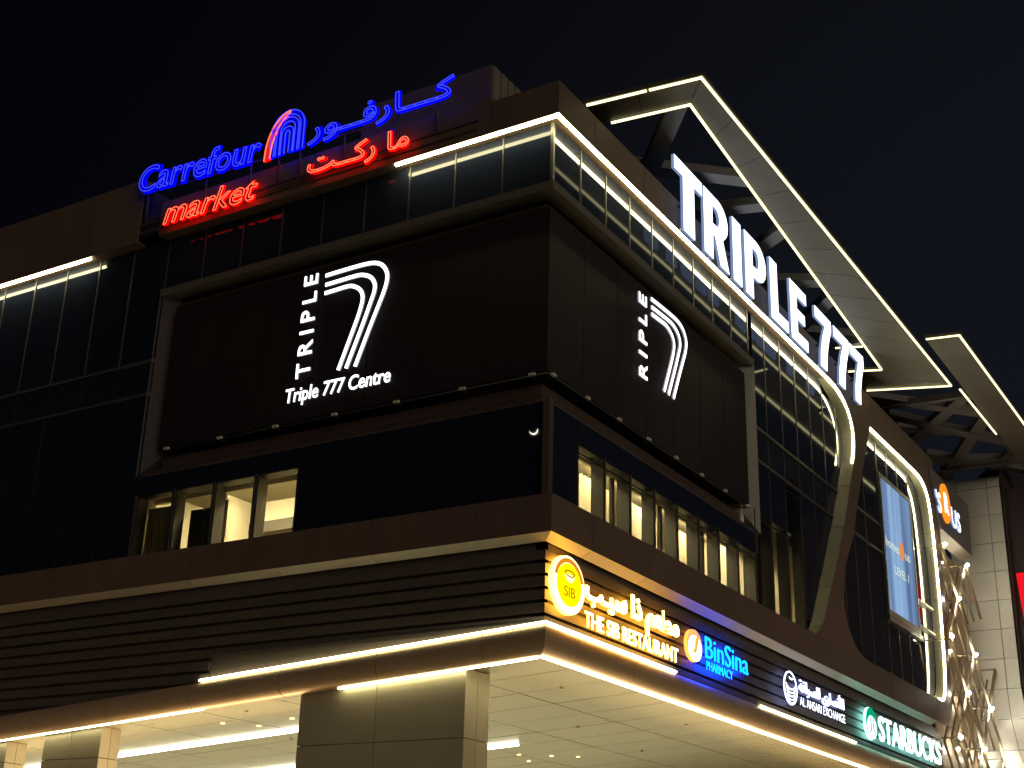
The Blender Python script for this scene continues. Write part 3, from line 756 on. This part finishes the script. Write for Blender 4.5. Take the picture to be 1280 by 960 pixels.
def logo(wall, u_l, u_r, z0, z1, word, wz0, wz1, wu, wh, label, base):
    L = thing('logo_sign', base, label, 'sign', 'white logo signs on the billboard')
    W_, H_ = u_r-u_l, z1-z0
    ST = ([(.02, .955), (.30, .962), (.56, .965), (.745, .955), (.87, .915), (.945, .84), (.961, .765), (.926, .66), (.86, .54), (.75, .345), (.58, .026)],
          [(.03, .865), (.25, .87), (.44, .875), (.578, .87), (.705, .83), (.775, .765), (.785, .69), (.736, .58), (.661, .425), (.563, .24), (.449, .027)],
          [(.03, .785), (.204, .79), (.354, .795), (.452, .785), (.565, .735), (.615, .665), (.608, .585), (.562, .47), (.486, .32), (.334, .026)])
    def stroke(off):
        return [(u_l+p[0]*W_, z0+p[1]*H_*1.03) for p in catmull(ST[off], 4)]
    for k in range(3): plate('stripe', L, [ribbon(stroke(k), .118)], wall, .42, .05, WHT, WHS)
    lettering(L, word, wall, wz0, wz1, wu, wh, .42, .05, WHT, WHS, off=.012, rot=True, space=1.5)
    return L
lg = logo(LW, -8.12, -5.68, 16.2, 19.5, 'TRIPLE', 16.3, 19.6, -8.36, .50, 'white glowing striped seven with a name line below, on the left billboard face', (-7, .4, 16))
lettering(lg, 'Triple 777 Centre', LW, -9.22, -5.46, 15.62, .42, .45, .04, WHT, WHS, off=.012, shear=.08)
logo(RW, 6.35, 9.0, 16.72, 19.55, 'RIPLE', 16.72, 19.42, 6.08, .50, 'white glowing striped figure seven without a name line, on the right billboard face', (-.4, 7.5, 16.5))

# ================================================================== BIG ROOF LETTERS on the right
BW = emis('cold_white_sign_face', (.80, .90, 1), 2.6); BSd = emis('cold_white_sign_side', (.42, .58, 1), .45)
R8 = thing('roofline_sign', (.25, 15.6, 22.1), 'huge cold white block letters and three sevens along the right roof edge', 'sign')
CH = BSd
def blk(loops, y0, y1, z0=22.15, z1=24.55):
    lp = [[(y0+u*(y1-y0), z0+v*(z1-z0)) for u, v in L] for L in loops]
    plate('letter', R8, lp, RW, -.20, .10, BW, CH)
    for zz in (z0+.25, z1-.9):
        ym = y0+.45*(y1-y0)
        box('stand_off', R8, STEEL, (.0, ym-.04, min(zz, 23.2)-.03), (.15, ym+.04, min(zz, 23.2)+.03))
s_ = .42
Tl = [[(0, 1), (1, 1), (1, .80), (.70, .80), (.70, 0), (.30, 0), (.30, .80), (0, .80)]]
Il = [[(0, 0), (1, 0), (1, 1), (0, 1)]]
Ll = [[(0, 0), (1, 0), (1, .19), (.42, .19), (.42, 1), (0, 1)]]
El = [[(0, 0), (1, 0), (1, .19), (.40, .19), (.40, .41), (.86, .41), (.86, .59), (.40, .59), (.40, .81), (1, .81), (1, 1), (0, 1)]]
def arc(cx, cy, rx, ry, a0, a1, n=9): return [(cx+rx*math.cos(math.radians(a0+(a1-a0)*i/n)), cy+ry*math.sin(math.radians(a0+(a1-a0)*i/n))) for i in range(n+1)]
Pl = [[(0, 0), (.36, 0), (.36, .36)]+arc(.56, .68, .44, .32, -90, 90)+[(0, 1)], [(.36, .54), (.36, .83)]+arc(.52, .685, .13, .145, 90, -90)]
Rl = [[(0, 0), (.35, 0), (.35, .38), (.44, .38), (.64, 0), (1.0, 0), (.76, .43)]+arc(.58, .71, .40, .29, -50, 90)+[(0, 1)], [(.35, .56), (.35, .83)]+arc(.50, .695, .13, .135, 90, -90)]
Sl = [[(0, 1), (1, 1), (1, .82), (.80, .55), (.66, .28), (.60, 0), (.20, 0), (.26, .28), (.40, .55), (.60, .80), (0, .80)]]
for lp, y0, y1 in ((Tl, 6.75, 8.87), (Rl, 8.98, 11.0), (Il, 11.36, 12.1), (Pl, 12.42, 14.38), (Ll, 14.76, 16.45), (El, 16.75, 18.5), (Sl, 19.45, 21.3), (Sl, 21.6, 23.45), (Sl, 23.6, 25.35)): blk(lp, y0, y1)

# ================================================================== NEON MARKET SIGN on the left roof edge
BLF = emis('blue_neon_face', (.0, .0, 1), .62); BLT = emis('blue_neon_tube', (.05, .07, 1), 1.15)
RDF = emis('red_neon_face', (1, .0, .0), .26); RDT = emis('red_neon_tube', (1, .11, .05), 2.6)
BLS = emis('blue_neon_side', (0, 0, 1), 3); RDS = emis('red_neon_side', (1, 0, 0), 3)
N1 = thing('neon_shop_sign', (-9.5, -.2, 23.5), 'blue and red neon market sign in Latin and Arabic script, left roof edge', 'sign')
def neon(s, u0, u1, v0, h, shear, mf, mt, ms, slope=0, off=.02):
    lettering(N1, s, LW, u0, u1, v0, h, -.18, .06, mf, ms, off=off, shear=shear, slope=slope)
    neon_outline(N1, s, LW, u0, u1, v0, h, -.265, mt, shear=shear, slope=slope, r=.016)
neon('Carrefour', -15.95, -10.62, 24.05, .92, .12, BLF, BLT, BLS, slope=-.25, off=.045)
neon('market', -14.55, -10.6, 22.52, .80, .25, RDF, RDT, RDS, slope=-.1)
neon('\uFEAD\uFEEE\u0640\u0640\uFED3\uFEAD\uFE8E\u0640\u0640\u0640\uFEDB', -8.7, -3.35, 23.95, .66, 0, BLF, BLT, BLS, slope=-.1, off=.035)
neon('\uFE96\u0640\u0640\uFEDB\uFEAD \uFE8E\uFEE3', -8.6, -4.85, 22.72, .6, 0, RDF, RDT, RDS, slope=-.1, off=.03)
# arched emblem between the words
def arch(cx, w, zb, zt_, n=14): return [(cx-w, zb)]+[(cx+w*math.cos(math.radians(a)), zt_-w+w*math.sin(math.radians(a))) for a in [180-180*i/n for i in range(n+1)]]+[(cx+w, zb)]
for k, (wd, hz) in enumerate(((.58, 25.18), (.36, 24.93), (.16, 24.6))):
    a_ = arch(-9.55, wd, 23.72, hz)
    plate('emblem_arch', N1, [ribbon(a_, .14)], LW, -.18, .06, BLF, BLS)
    for w_ in (-.075, .075):
        tube('neon_tube', N1, BLT, [LW(p[0], p[1], -.265) for p in arch(-9.55, wd+w_, 23.72, hz+w_)], .018, 6)
rp_ = catmull([(-10.42, 23.66), (-10.38, 24.2), (-10.2, 24.75), (-9.85, 25.12), (-9.5, 25.25)], 4); rq_ = catmull([(-10.2, 23.7), (-10.15, 24.2), (-9.98, 24.7), (-9.7, 25.05), (-9.5, 25.2)], 4)
plate('emblem_arc', N1, [rp_+rq_[::-1]], LW, -.18, .06, emis('red_neon_solid', (1, .02, .01), .75), RDS)
for q in (rp_, rq_): tube('neon_tube', N1, RDT, [LW(p[0], p[1], -.265) for p in q], .02, 6)
for x in (-15.6, -13.0, -11.1, -9.95, -9.1, -7.4, -5.4, -4.0): tube('support_post', N1, STEEL, [(x, -.05, 22.95), (x, -.1, 24.15)], .03, 6)
tube('support_rail', N1, STEEL, [(-16.0, -.1, 24.0), (-3.4, -.1, 23.75)], .03, 6)
tube('support_rail', N1, STEEL, [(-14.8, -.08, 22.75), (-4.9, -.08, 22.75)], .025, 6)

# ================================================================== SHOP SIGNS on the louvres
SO = emis('orange_white_face', (1, .84, .46), 4.5); SOs = emis('orange_glow_side', (1, .45, .04), 15)
R1 = thing('restaurant_sign', (-.1, 3.8, 8.7), 'glowing amber restaurant sign with a round badge, nearest the corner on the louvres', 'sign', 'shop signs on the louvred wall')
plate('badge_rim', R1, [circle(1.12, 9.52, .80, .72)], RW, .24, .12, emis('badge_rim_white', (1, .80, .34), 3.2), SOs)
plate('badge_disc', R1, [circle(1.12, 9.52, .60, .53)], RW, .12, .015, emis('badge_yellow', (1, .70, .0), 1.7))
plate('badge_band', R1, [arc(1.12, 9.52, .74, .66, 15, 165, 16)+arc(1.12, 9.52, .62, .55, 165, 15, 16)], RW, .12, .012, emis('badge_orange', (.95, .30, .02), .9))
DKY = emis('badge_dark_print', (.55, .28, .0), .8); LTY = emis('badge_light_print', (1, .92, .45), 1.6)
lettering(R1, 'SIB', RW, .86, 1.40, 9.22, .25, .105, .01, DKY, DKY, off=.0)
plate('badge_bowl', R1, [arc(1.12, 9.78, .24, .20, 180, 360, 10)], RW, .105, .01, LTY)
plate('badge_ellipse', R1, [circle(1.12, 9.80, .25, .09), circle(1.12, 9.80, .19, .055)], RW, .105, .013, DKY)
lettering(R1, '\uFE90\u0640\uFEF4\uFEB3 \uFE8D\uFEAB \uFEE2\uFECC\uFEC4\uFEE3', RW, 1.98, 7.42, 9.42, .55, .16, .06, SO, SOs, off=.03)
lettering(R1, 'THE SIB RESTAURANT', RW, 1.95, 7.35, 8.68, .38, .14, .03, SO, SOs, off=.006)
R2 = thing('pharmacy_sign', (-.1, 10.2, 8.8), 'bright cyan pharmacy lettering with a blue glow and an orange round badge', 'sign', 'shop signs on the louvred wall')
CY = emis('cyan_face', (.02, .72, 1), 1.2); BG = emis('blue_glow_side', (0, .05, 1), 36)
plate('badge_rim', R2, [circle(8.52, 9.38, .52, .46)], RW, .24, .1, emis('pharm_badge', (1, .42, .16), 1.3), emis('pharm_badge_side', (1, .35, .05), 2.5))
plate('badge_disc', R2, [circle(8.53, 9.30, .46, .37)], RW, .14, .012, emis('pharm_badge_orange', (1, .90, .66), 2.4))
plate('badge_swirl', R2, [catmull([(8.35, 9.2), (8.5, 9.3), (8.55, 9.55), (8.75, 9.68), (8.68, 9.4), (8.55, 9.18)], 4, True)], RW, .128, .012, emis('pharm_swirl_orange', (1, .45, .03), 1.1))
lettering(R2, 'BinSina', RW, 9.25, 12.45, 9.17, .62, .14, .03, CY, BG, off=-.008)
lettering(R2, 'PHARMACY', RW, 9.28, 11.2, 8.83, .25, .12, .012, CY, BG, off=-.004)
R3 = thing('exchange_sign', (-.1, 18.5, 8.8), 'white exchange bureau sign with ringed egg shaped emblem in Latin and Arabic script', 'sign', 'shop signs on the louvred wall')
WE = emis('pure_white_face', (.9, .93, 1), 3.2); WEs = emis('white_glow_side', (.35, .45, 1), 5)
plate('emblem_ring', R3, [circle(16.05, 9.34, .60, .55), circle(16.06, 9.36, .54, .49)], RW, .14, .03, WE, WEs)
for k in range(5):
    r = .50-.035*k; zc_ = 9.42-.115*k
    plate('emblem_arc', R3, [arc(16.08, zc_+.12, r*.95, .26, 200, 340, 12)+arc(16.08, zc_+.155, r*.88, .25, 340, 200, 12)], RW, .14, .02, WE, CH)
plate('emblem_eye', R3, [arc(16.15, 9.72, .22, .1, 200, 350, 8)+arc(16.15, 9.74, .22, .06, 350, 200, 8)], RW, .14, .02, WE, CH)
lettering(R3, '\uFE94\uFED3\uFE8D\uFEAE\uFEBC\uFEE0\uFEDF \uFEF1\uFEAD\uFE8E\uFEBC\uFEE7\uFEF7\uFE8D', RW, 16.9, 21.4, 9.38, .36, .16, .05, WE, WEs, off=.0)
lettering(R3, 'AL ANSARI EXCHANGE', RW, 16.85, 21.4, 8.90, .29, .12, .012, WE, CH, off=-.004)
R4 = thing('coffee_shop_sign', (-.1, 29, 8.8), 'white coffee shop lettering with a round green badge, rightmost on the louvres', 'sign', 'shop signs on the louvred wall')
GW = emis('greenish_white_face', (.86, 1, .95), 4.2); GWs = emis('green_glow_side', (.30, .9, .8), 6)
plate('badge_rim', R4, [circle(24.5, 9.32, .68, .60)], RW, .22, .1, emis('badge_green', (.0, .42, .2), .9), GWs)
plate('badge_disc', R4, [circle(24.52, 9.18, .55, .44)], RW, .12, .012, emis('badge_white', (.85, 1, .95), 1.5))
for k in (-1, 1):
    plate('badge_wave', R4, [ribbon(catmull([(24.55+k*.08, 9.6), (24.55+k*.2, 9.4), (24.55+k*.1, 9.2), (24.55+k*.3, 8.95)], 4), .06)], RW, .108, .01, emis('badge_green2', (.0, .45, .25), .8))
lettering(R4, 'STARBUCKS', RW, 25.45, 34.0, 8.82, .92, .16, .04, GW, GWs, off=.002)

# ================================================================== ROOF CANOPIES
def canopy_slab(name, loops, z0, z1, m, parent):
    V, F, nz = shape2d(loops, z1-z0)
    return mo(name, [(v[0], v[1], z0+v[2]) for v in V], F, m, parent)
C1 = thing('roof_canopy', (2, 14, 23.4), 'overhanging roof canopy frame edged with light lines above the huge white letters', 'canopy', 'projecting roof canopies')
Z1 = 24.70
# soffit cut into panels
FC = (24.66-1.6)/(23.38-1.6)      # the roof canopies stand this much farther out and higher than the parapet line
def lift(x, y): return (CAM.x+(x-CAM.x)*FC, CAM.y+(y-CAM.y)*FC)
def strips(P, Q, n, name='soffit_panel', parent=None, z=Z1, th=.14, m=CANSOF):
    P = [lift(*p) for p in P]; Q = [lift(*p) for p in Q]
    for i in range(n):
        a, b = i/n, (i+1)/n
        g_ = .012/ max(.1, (Vector(P[1])-Vector(P[0])).length)
        a_, b_ = a+g_, b-g_
        p0 = Vector(P[0]).lerp(Vector(P[1]), a_); p1 = Vector(P[0]).lerp(Vector(P[1]), b_)
        q0 = Vector(Q[0]).lerp(Vector(Q[1]), a_); q1 = Vector(Q[0]).lerp(Vector(Q[1]), b_)
        V = [(v.x, v.y, zz) for zz in (z, z+th) for v in (p0, p1, q1, q0)]
        o = mo(name, V, [[0, 3, 2, 1], [4, 5, 6, 7], [0, 1, 5, 4], [1, 2, 6, 5], [2, 3, 7, 6], [3, 0, 4, 7]], m, parent)
        bm = bmesh.new(); bm.from_mesh(o.data); bmesh.ops.recalc_face_normals(bm, faces=bm.faces); bm.to_mesh(o.data); bm.free()
O1 = [(-.25, 1.36), (3.5, 1.74), (3.42, 27.4), (-.25, 26.1)]; I1 = [(-.25, 2.5), (2.66, 2.78), (1.36, 24.35), (-.25, 23.72)]
strips([O1[0], O1[1]], [I1[0], I1[1]], 2, parent=C1); strips([O1[1], O1[2]], [I1[1], I1[2]], 11, parent=C1); strips([O1[2], O1[3]], [I1[2], I1[3]], 2, parent=C1)
z_ = Z1-.04
led(C1, (*lift(.06, 1.46), z_), (*lift(1.85, 1.63), z_), .07, .05, LEDC); led(C1, (*lift(1.93, 1.64), z_), (*lift(3.43, 1.79), z_), .07, .05, LEDC); led(C1, (*lift(3.43, 1.74), z_), (*lift(3.36, 27.3), z_), .07, .05, LEDC); led(C1, (*lift(3.36, 27.3), z_), (*lift(.1, 26.22), z_), .07, .05, LEDC)
led(C1, (*lift(.25, 2.6), z_), (*lift(2.62, 2.84), z_), .07, .05, LEDC); led(C1, (*lift(2.62, 2.8), z_), (*lift(1.36, 24.25), z_), .07, .05, LEDC); led(C1, (*lift(1.36, 24.27), z_), (*lift(.1, 23.82), z_), .07, .05, LEDC)
led(C1, (*lift(.45, 21.25), z_), (*lift(1.45, 21.6), z_), .06, .05, LEDC); box('cross_tie', C1, CANSOF, (-1.2, 24.1, z_+.04), (.75, 24.4, z_+.16))
def lat(parent, a, b, w_=.55, z=23.95, h=.3):
    f_ = (z+1.0-1.6)/(z-1.6)
    a, b = (Vector((CAM.x+(q[0]-CAM.x)*f_, CAM.y+(q[1]-CAM.y)*f_, z+1.0)) for q in (a, b)); d = (b-a).normalized(); s = Vector((-d.y, d.x, 0))*w_/2
    V = [q+s*i+Vector((0, 0, j*h)) for q in (a, b) for i, j in ((-1, 0), (1, 0), (1, 1), (-1, 1))]
    mo('lattice_beam', V, [[0, 1, 2, 3], [4, 7, 6, 5], [0, 4, 5, 1], [1, 5, 6, 2], [2, 6, 7, 3], [3, 7, 4, 0]], STEEL, parent)
for k, (a, b) in enumerate((((2.4, 2.9), (-1.2, 7.4)), ((-.8, 5.9), (2.6, 8.9)), ((-.8, 9.4), (2.3, 10.3)), ((-.8, 13.9), (2.2, 11.9)), ((-.8, 15.2), (2.0, 16.8)), ((-.8, 20.3), (1.9, 17.6)), ((-.8, 20.4), (1.6, 22.4)))):
    lat(C1, a, b, .6, z=23.86+.012*k)
C2 = thing('roof_canopy', (4, 34, 23.4), 'second roof canopy strip farther along the street with star shaped lattice beams inside', 'canopy', 'projecting roof canopies')
strips([(5.06, 22.3), (4.96, 52)], [(3.74, 22.06), (3.52, 52)], 12, parent=C2, z=Z1+.03)
z_ = Z1-.01
led(C2, (*lift(3.78, 22.1), z_), (*lift(5.0, 22.3), z_), .07, .05, LEDC); led(C2, (*lift(5.0, 22.3), z_), (*lift(4.9, 52), z_), .07, .05, LEDC); led(C2, (*lift(3.56, 27.9), z_), (*lift(3.56, 34.2), z_), .07, .05, LEDC)
tube('edge_rail', C2, STEEL, [(*lift(3.56, 34.3), z_), (*lift(3.56, 50), z_)], .025, 6)
for q in ((-.2, 1.9), (-.2, 14), (-.2, 24.9)): tube('post', C1, STEEL, [(*lift(*q), 23.2), (*lift(*q), 24.72)], .12, 10)
for y in (30, 40, 49): lat(C2, (-.5, y), (4.0, y+.3), .3, z=23.9)
for k, (a, b) in enumerate((((-.6, 31.2), (3.5, 37.8)), ((-.8, 35.6), (3.6, 30.0)), ((-.8, 28.6), (3.5, 33.4)), ((-.8, 41.8), (3.6, 33.0)), ((-.7, 37.6), (3.6, 43.0)), ((-.7, 38.6), (3.6, 40.6)), ((-.7, 46.0), (3.6, 38.6)), ((-.7, 43.8), (3.6, 48.5)), ((-.8, 33.4), (1.4, 35.2)))):
    lat(C2, a, b, .62, z=24.0+.013*k)

# ================================================================== HOME STORE SIGN, LATTICE, TOWER, DARK BLOCK
HS = thing('store_fascia_sign', (.0, 38.5, 20), 'grey fascia panel with white lettering and an orange round badge past the building end', 'sign')
plate('sign_panel', HS, [[(36.75, 20.0), (42.3, 20.0), (42.5, 22.75), (35.4, 22.75), (36.0, 21.2)]], RW, .05, .15, mat('dark_grey_fascia', (.12, .11, .11), .5, noise=.15))
mo('underside', [(.1, 36.7, 20.0), (.1, 42.3, 20.0), (-.5, 42.3, 19.8), (-.5, 36.7, 19.8)], [[0, 1, 2, 3]], mat('pale_soffit', (.5, .45, .35), .6), HS)
HW = emis('store_letters', (.85, .93, 1), 2.2); HWs = emis('store_letter_side', (.4, .55, 1), .8)
lettering(HS, "'S", RW, 35.95, 36.75, 20.75, .95, -.1, .07, HW, HWs, off=.01)
plate('badge_disc', HS, [circle(37.65, 21.5, .82, .98)], RW, -.1, .08, emis('orange_badge', (1, .30, .02), 1.1))
lettering(HS, 'R', RW, 37.3, 38.0, 21.0, .95, -.185, .02, HW, HW, off=.02)
lettering(HS, 'US', RW, 38.6, 40.2, 20.65, .95, -.1, .07, HW, HWs, off=.01)

TW = thing('clad_tower', (0, 45, 0), 'pale square panelled tower with a rounded top behind the bronze lattice', 'tower')
def twx(z):     # left/right edges of the front face by height
    return 0
tx = [-1.35, -.80, .78, 1.45]
tz = [24.0-1.49*i for i in range(17)]
for i in range(len(tz)-1):
    for j in range(3):
        x0, x1 = tx[j]+.015, tx[j+1]-.015; z1, z0 = tz[i]-.015, tz[i+1]+.015
        fl0 = fl1 = 0
        if j >= 1:
            fl = lambda z: max(0, 13.2-z)**2*.11
            e0, e1 = (fl(z0), fl(z1)) if j == 2 else (fl(z0)*.35, fl(z1)*.35)
            s0, s1 = (fl(z0)*.35, fl(z1)*.35) if j == 2 else (0, 0)
            V = [(x0+s0, 44, z0), (x1+e0, 44, z0), (x1+e1, 44, z1), (x0+s1, 44, z1)]
        else: V = [(x0, 44, z0), (x1, 44, z0), (x1, 44, z1), (x0, 44, z1)]
        V += [(v[0], 44.06, v[2]) for v in V]
        mo('cladding_panel', V, [[0, 1, 2, 3], [7, 6, 5, 4], [0, 4, 5, 1], [1, 5, 6, 2], [2, 6, 7, 3], [3, 7, 4, 0]], TILE, TW)
for j in range(3):           # rounded top
    V = []; F = []
    for s in range(7):
        a = math.radians(90*s/6); y = 44+.8-.8*math.cos(a); zz = 24.015+.8*math.sin(a)
        V += [(tx[j]+.015, y, zz), (tx[j+1]-.015, y, zz)]
    F = [[2*s, 2*s+1, 2*s+3, 2*s+2] for s in range(6)]
    mo('cladding_panel', V, F, TILE, TW, smooth=True)
boxes('core', TW, DARK, [((-1.33, 44.07, 0), (1.43, 46, 24.0)), ((-1.33, 44.9, 24.0), (1.43, 46, 24.75))])
DB = thing('dark_building', (6, 50, 0), 'unlit dark building at the right edge beyond the pale tower', 'building')
DBM = mat('dark_cladding', (.035, .022, .022), .6, noise=.2)
boxes('wall', DB, DBM, [((1.47, 44.2, 10.5), (1.56, 52, 26)), ((1.56, 44.6, 0), (9, 52, 24))])
for k in range(5): box('cladding_joint', DB, DARK, (2.4+k*1.3, 44.58, 1), (2.43+k*1.3, 44.597, 23.9))
RS = thing('red_shop_sign', (2.6, 44.4, 17), 'bright red sign box cut off by the right edge of the view', 'sign')
plate('sign_face', RS, [[(1.72, 19.42), (3.4, 19.42), (3.4, 17.0), (1.86, 17.0)]], LW, 44.57, .15, emis('red_sign_face', (1, .01, .02), .9))
plate('sign_mark', RS, [[(2.05, 18.6), (2.35, 18.45), (2.3, 18.0), (2.1, 18.1)]], LW, 44.41, .01, emis('red_sign_white', (1, .8, .8), 1.1))

# back wall behind the lattice: bronze glass panels
LS = thing('lattice_screen', (0, 40, 7), 'bronze diamond lattice of round tubes with spotlights at its joints', 'lattice screen')
BZ = mat('bronze_glass_panel', (.46, .34, .21), .5, 0, noise=.2, nscale=1)
for i in range(5):
    for j in range(7):
        rbox('backing_panel', LS, BZ, 37.0+i*1.4, 37.0+(i+1)*1.4-.03, 4.6+j*2.2, 4.6+(j+1)*2.2-.03, 1.0, 1.05)
PY, PZ = 4.2, 4.36
def nd(i, j, x=.3, dy=0): return Vector((x, 35.6+PY*i/2+dy, 18.9-PZ*j/2))
for x, dy in ((.3, 0), (-.15, .5), (-.6, 1.0)):
    for i in range(0, 5):
        for j in range(0, 6):
            if (i+j) % 2: continue
            for di in (-1, 1):
                if 0 <= i+di <= 4 + (1 if j > 2 else 0) and j+1 <= 6:
                    if i > 2 and j < 2: continue
                    a, b = nd(i, j, x, dy), nd(i+di, j+1, x, dy)
                    off = Vector((0, .12, 0))
                    if x > 0: tube('lattice_tube', LS, LATT, [a-off, b-off], .055, 8); tube('lattice_tube', LS, LATT, [a+off, b+off], .055, 8)
                    else: tube('lattice_tube', LS, LATT, [a, b], .055, 8)
for i in range(0, 5):
    for j in range(0, 7):
        if (i+j) % 2 == 0 and not (i > 2 and j < 2): tube('lattice_strut', LS, LATT, [nd(i, j), nd(i, j, -.98)], .04, 6)
SPOT = emis('spot_lamp_glow', (1, .93, .76), 190)
def lampmesh():
    V, F = [], []
    bm = bmesh.new(); bmesh.ops.create_icosphere(bm, subdivisions=2, radius=.075); 
    me = bpy.data.meshes.new('bulb'); bm.to_mesh(me); bm.free(); me.materials.append(SPOT); return me
BULB = lampmesh()
hs = bpy.data.meshes.new('housing'); bm = bmesh.new(); bmesh.ops.create_cone(bm, segments=10, radius1=.10, radius2=.06, depth=.16, cap_ends=True); bm.to_mesh(hs); bm.free(); hs.materials.append(LATT)
SPN = [(.3, 35.72, 18.92), (.3, 39.68, 18.84), (.3, 37.49, 16.72), (.3, 35.53, 14.58), (.3, 39.72, 14.48), (.3, 37.64, 12.36), (.3, 41.91, 12.27), (.3, 35.49, 10.12), (.3, 39.68, 10.09), (.3, 43.71, 10.11),
       (-.75, None, (1187, 710)), (-.75, None, (1198, 820)), (-.75, None, (1216, 888)), (-.75, None, (1208, 939)), (-.75, None, (1236, 952))]
BACK = [(-.75, 38.9, 18.9), (-.75, 39.05, 14.6), (-.75, 40.9, 12.3), (-.75, 38.95, 10.05), (-.75, 43.0, 10.1)]
pts = SPN[:10]+BACK
WHERE = ['at the top left joint of the lattice front, below the grey fascia sign', 'at the top right joint of the lattice front, beside the tower', 'on the upper middle crossing of the lattice front',
         'at mid height on the left edge of the lattice front', 'at mid height on the right side of the lattice front', 'on the lower middle crossing of the lattice front',
         'in front of the tower foot, on the rightmost mid crossing', 'low on the left edge of the lattice, beside the coffee shop sign', 'low in the middle of the lattice front', 'lowest and farthest right joint of the lattice front',
         'set back inside the lattice near its top', 'set back inside the lattice at mid height', 'set back inside the lattice just left of the tower foot', 'set back inside the lattice low on the left', 'set back inside the lattice low on the right']
for p, wtxt in zip(pts, WHERE):
    th = thing('spotlight', p, 'white spotlight '+wtxt, 'spotlight', 'spotlights on the lattice screen')
    a = bpy.data.objects.new('bulb', BULB); a.parent = th; COL.objects.link(a); a.location = (.14, -.02, .05)
    b = bpy.data.objects.new('housing', hs); b.parent = th; COL.objects.link(b); b.location = (.06, 0, -.1)

# ================================================================== MOON (seen mirrored in the corner glass)
md = (rt*((667-640)/1720) - up*((538-480)/1720) + fw)
hit = CAM + md*((.4-CAM.y)/md.y)
mr = Vector((md.x, -md.y, md.z)).normalized()
mc = hit+mr*2500
MN = thing('moon', mc, 'thin crescent moon far off in the night sky, mirrored in the glass', 'moon')
mx_ = mr.cross(Vector((0, 0, 1))).normalized(); mz_ = mx_.cross(mr)
R_ = 8.0
cres = arc(0, 0, 1, 1, 170, 350, 24)+[(x*.86+.0, y) for x, y in arc(.10, .14, .93, .93, 345, 175, 24)]
V = []; F = []
n_ = 25
a_ = arc(0, 0, 1, 1, 165, 345, 24); b_ = arc(.10, .22, .92, .92, 170, 335, 24)
for q in (0, 1):
    for (x, y) in a_+b_: V.append(mc+mx_*x*R_+mz_*y*R_+mr*q*1.5)
for i in range(24):
    F += [[i, i+1, n_+i+1, n_+i], [2*n_+i, 3*n_+i, 3*n_+i+1, 2*n_+i+1]]
mo('crescent', V, F, emis('moon_light', (1, .93, .78), 25), MN)
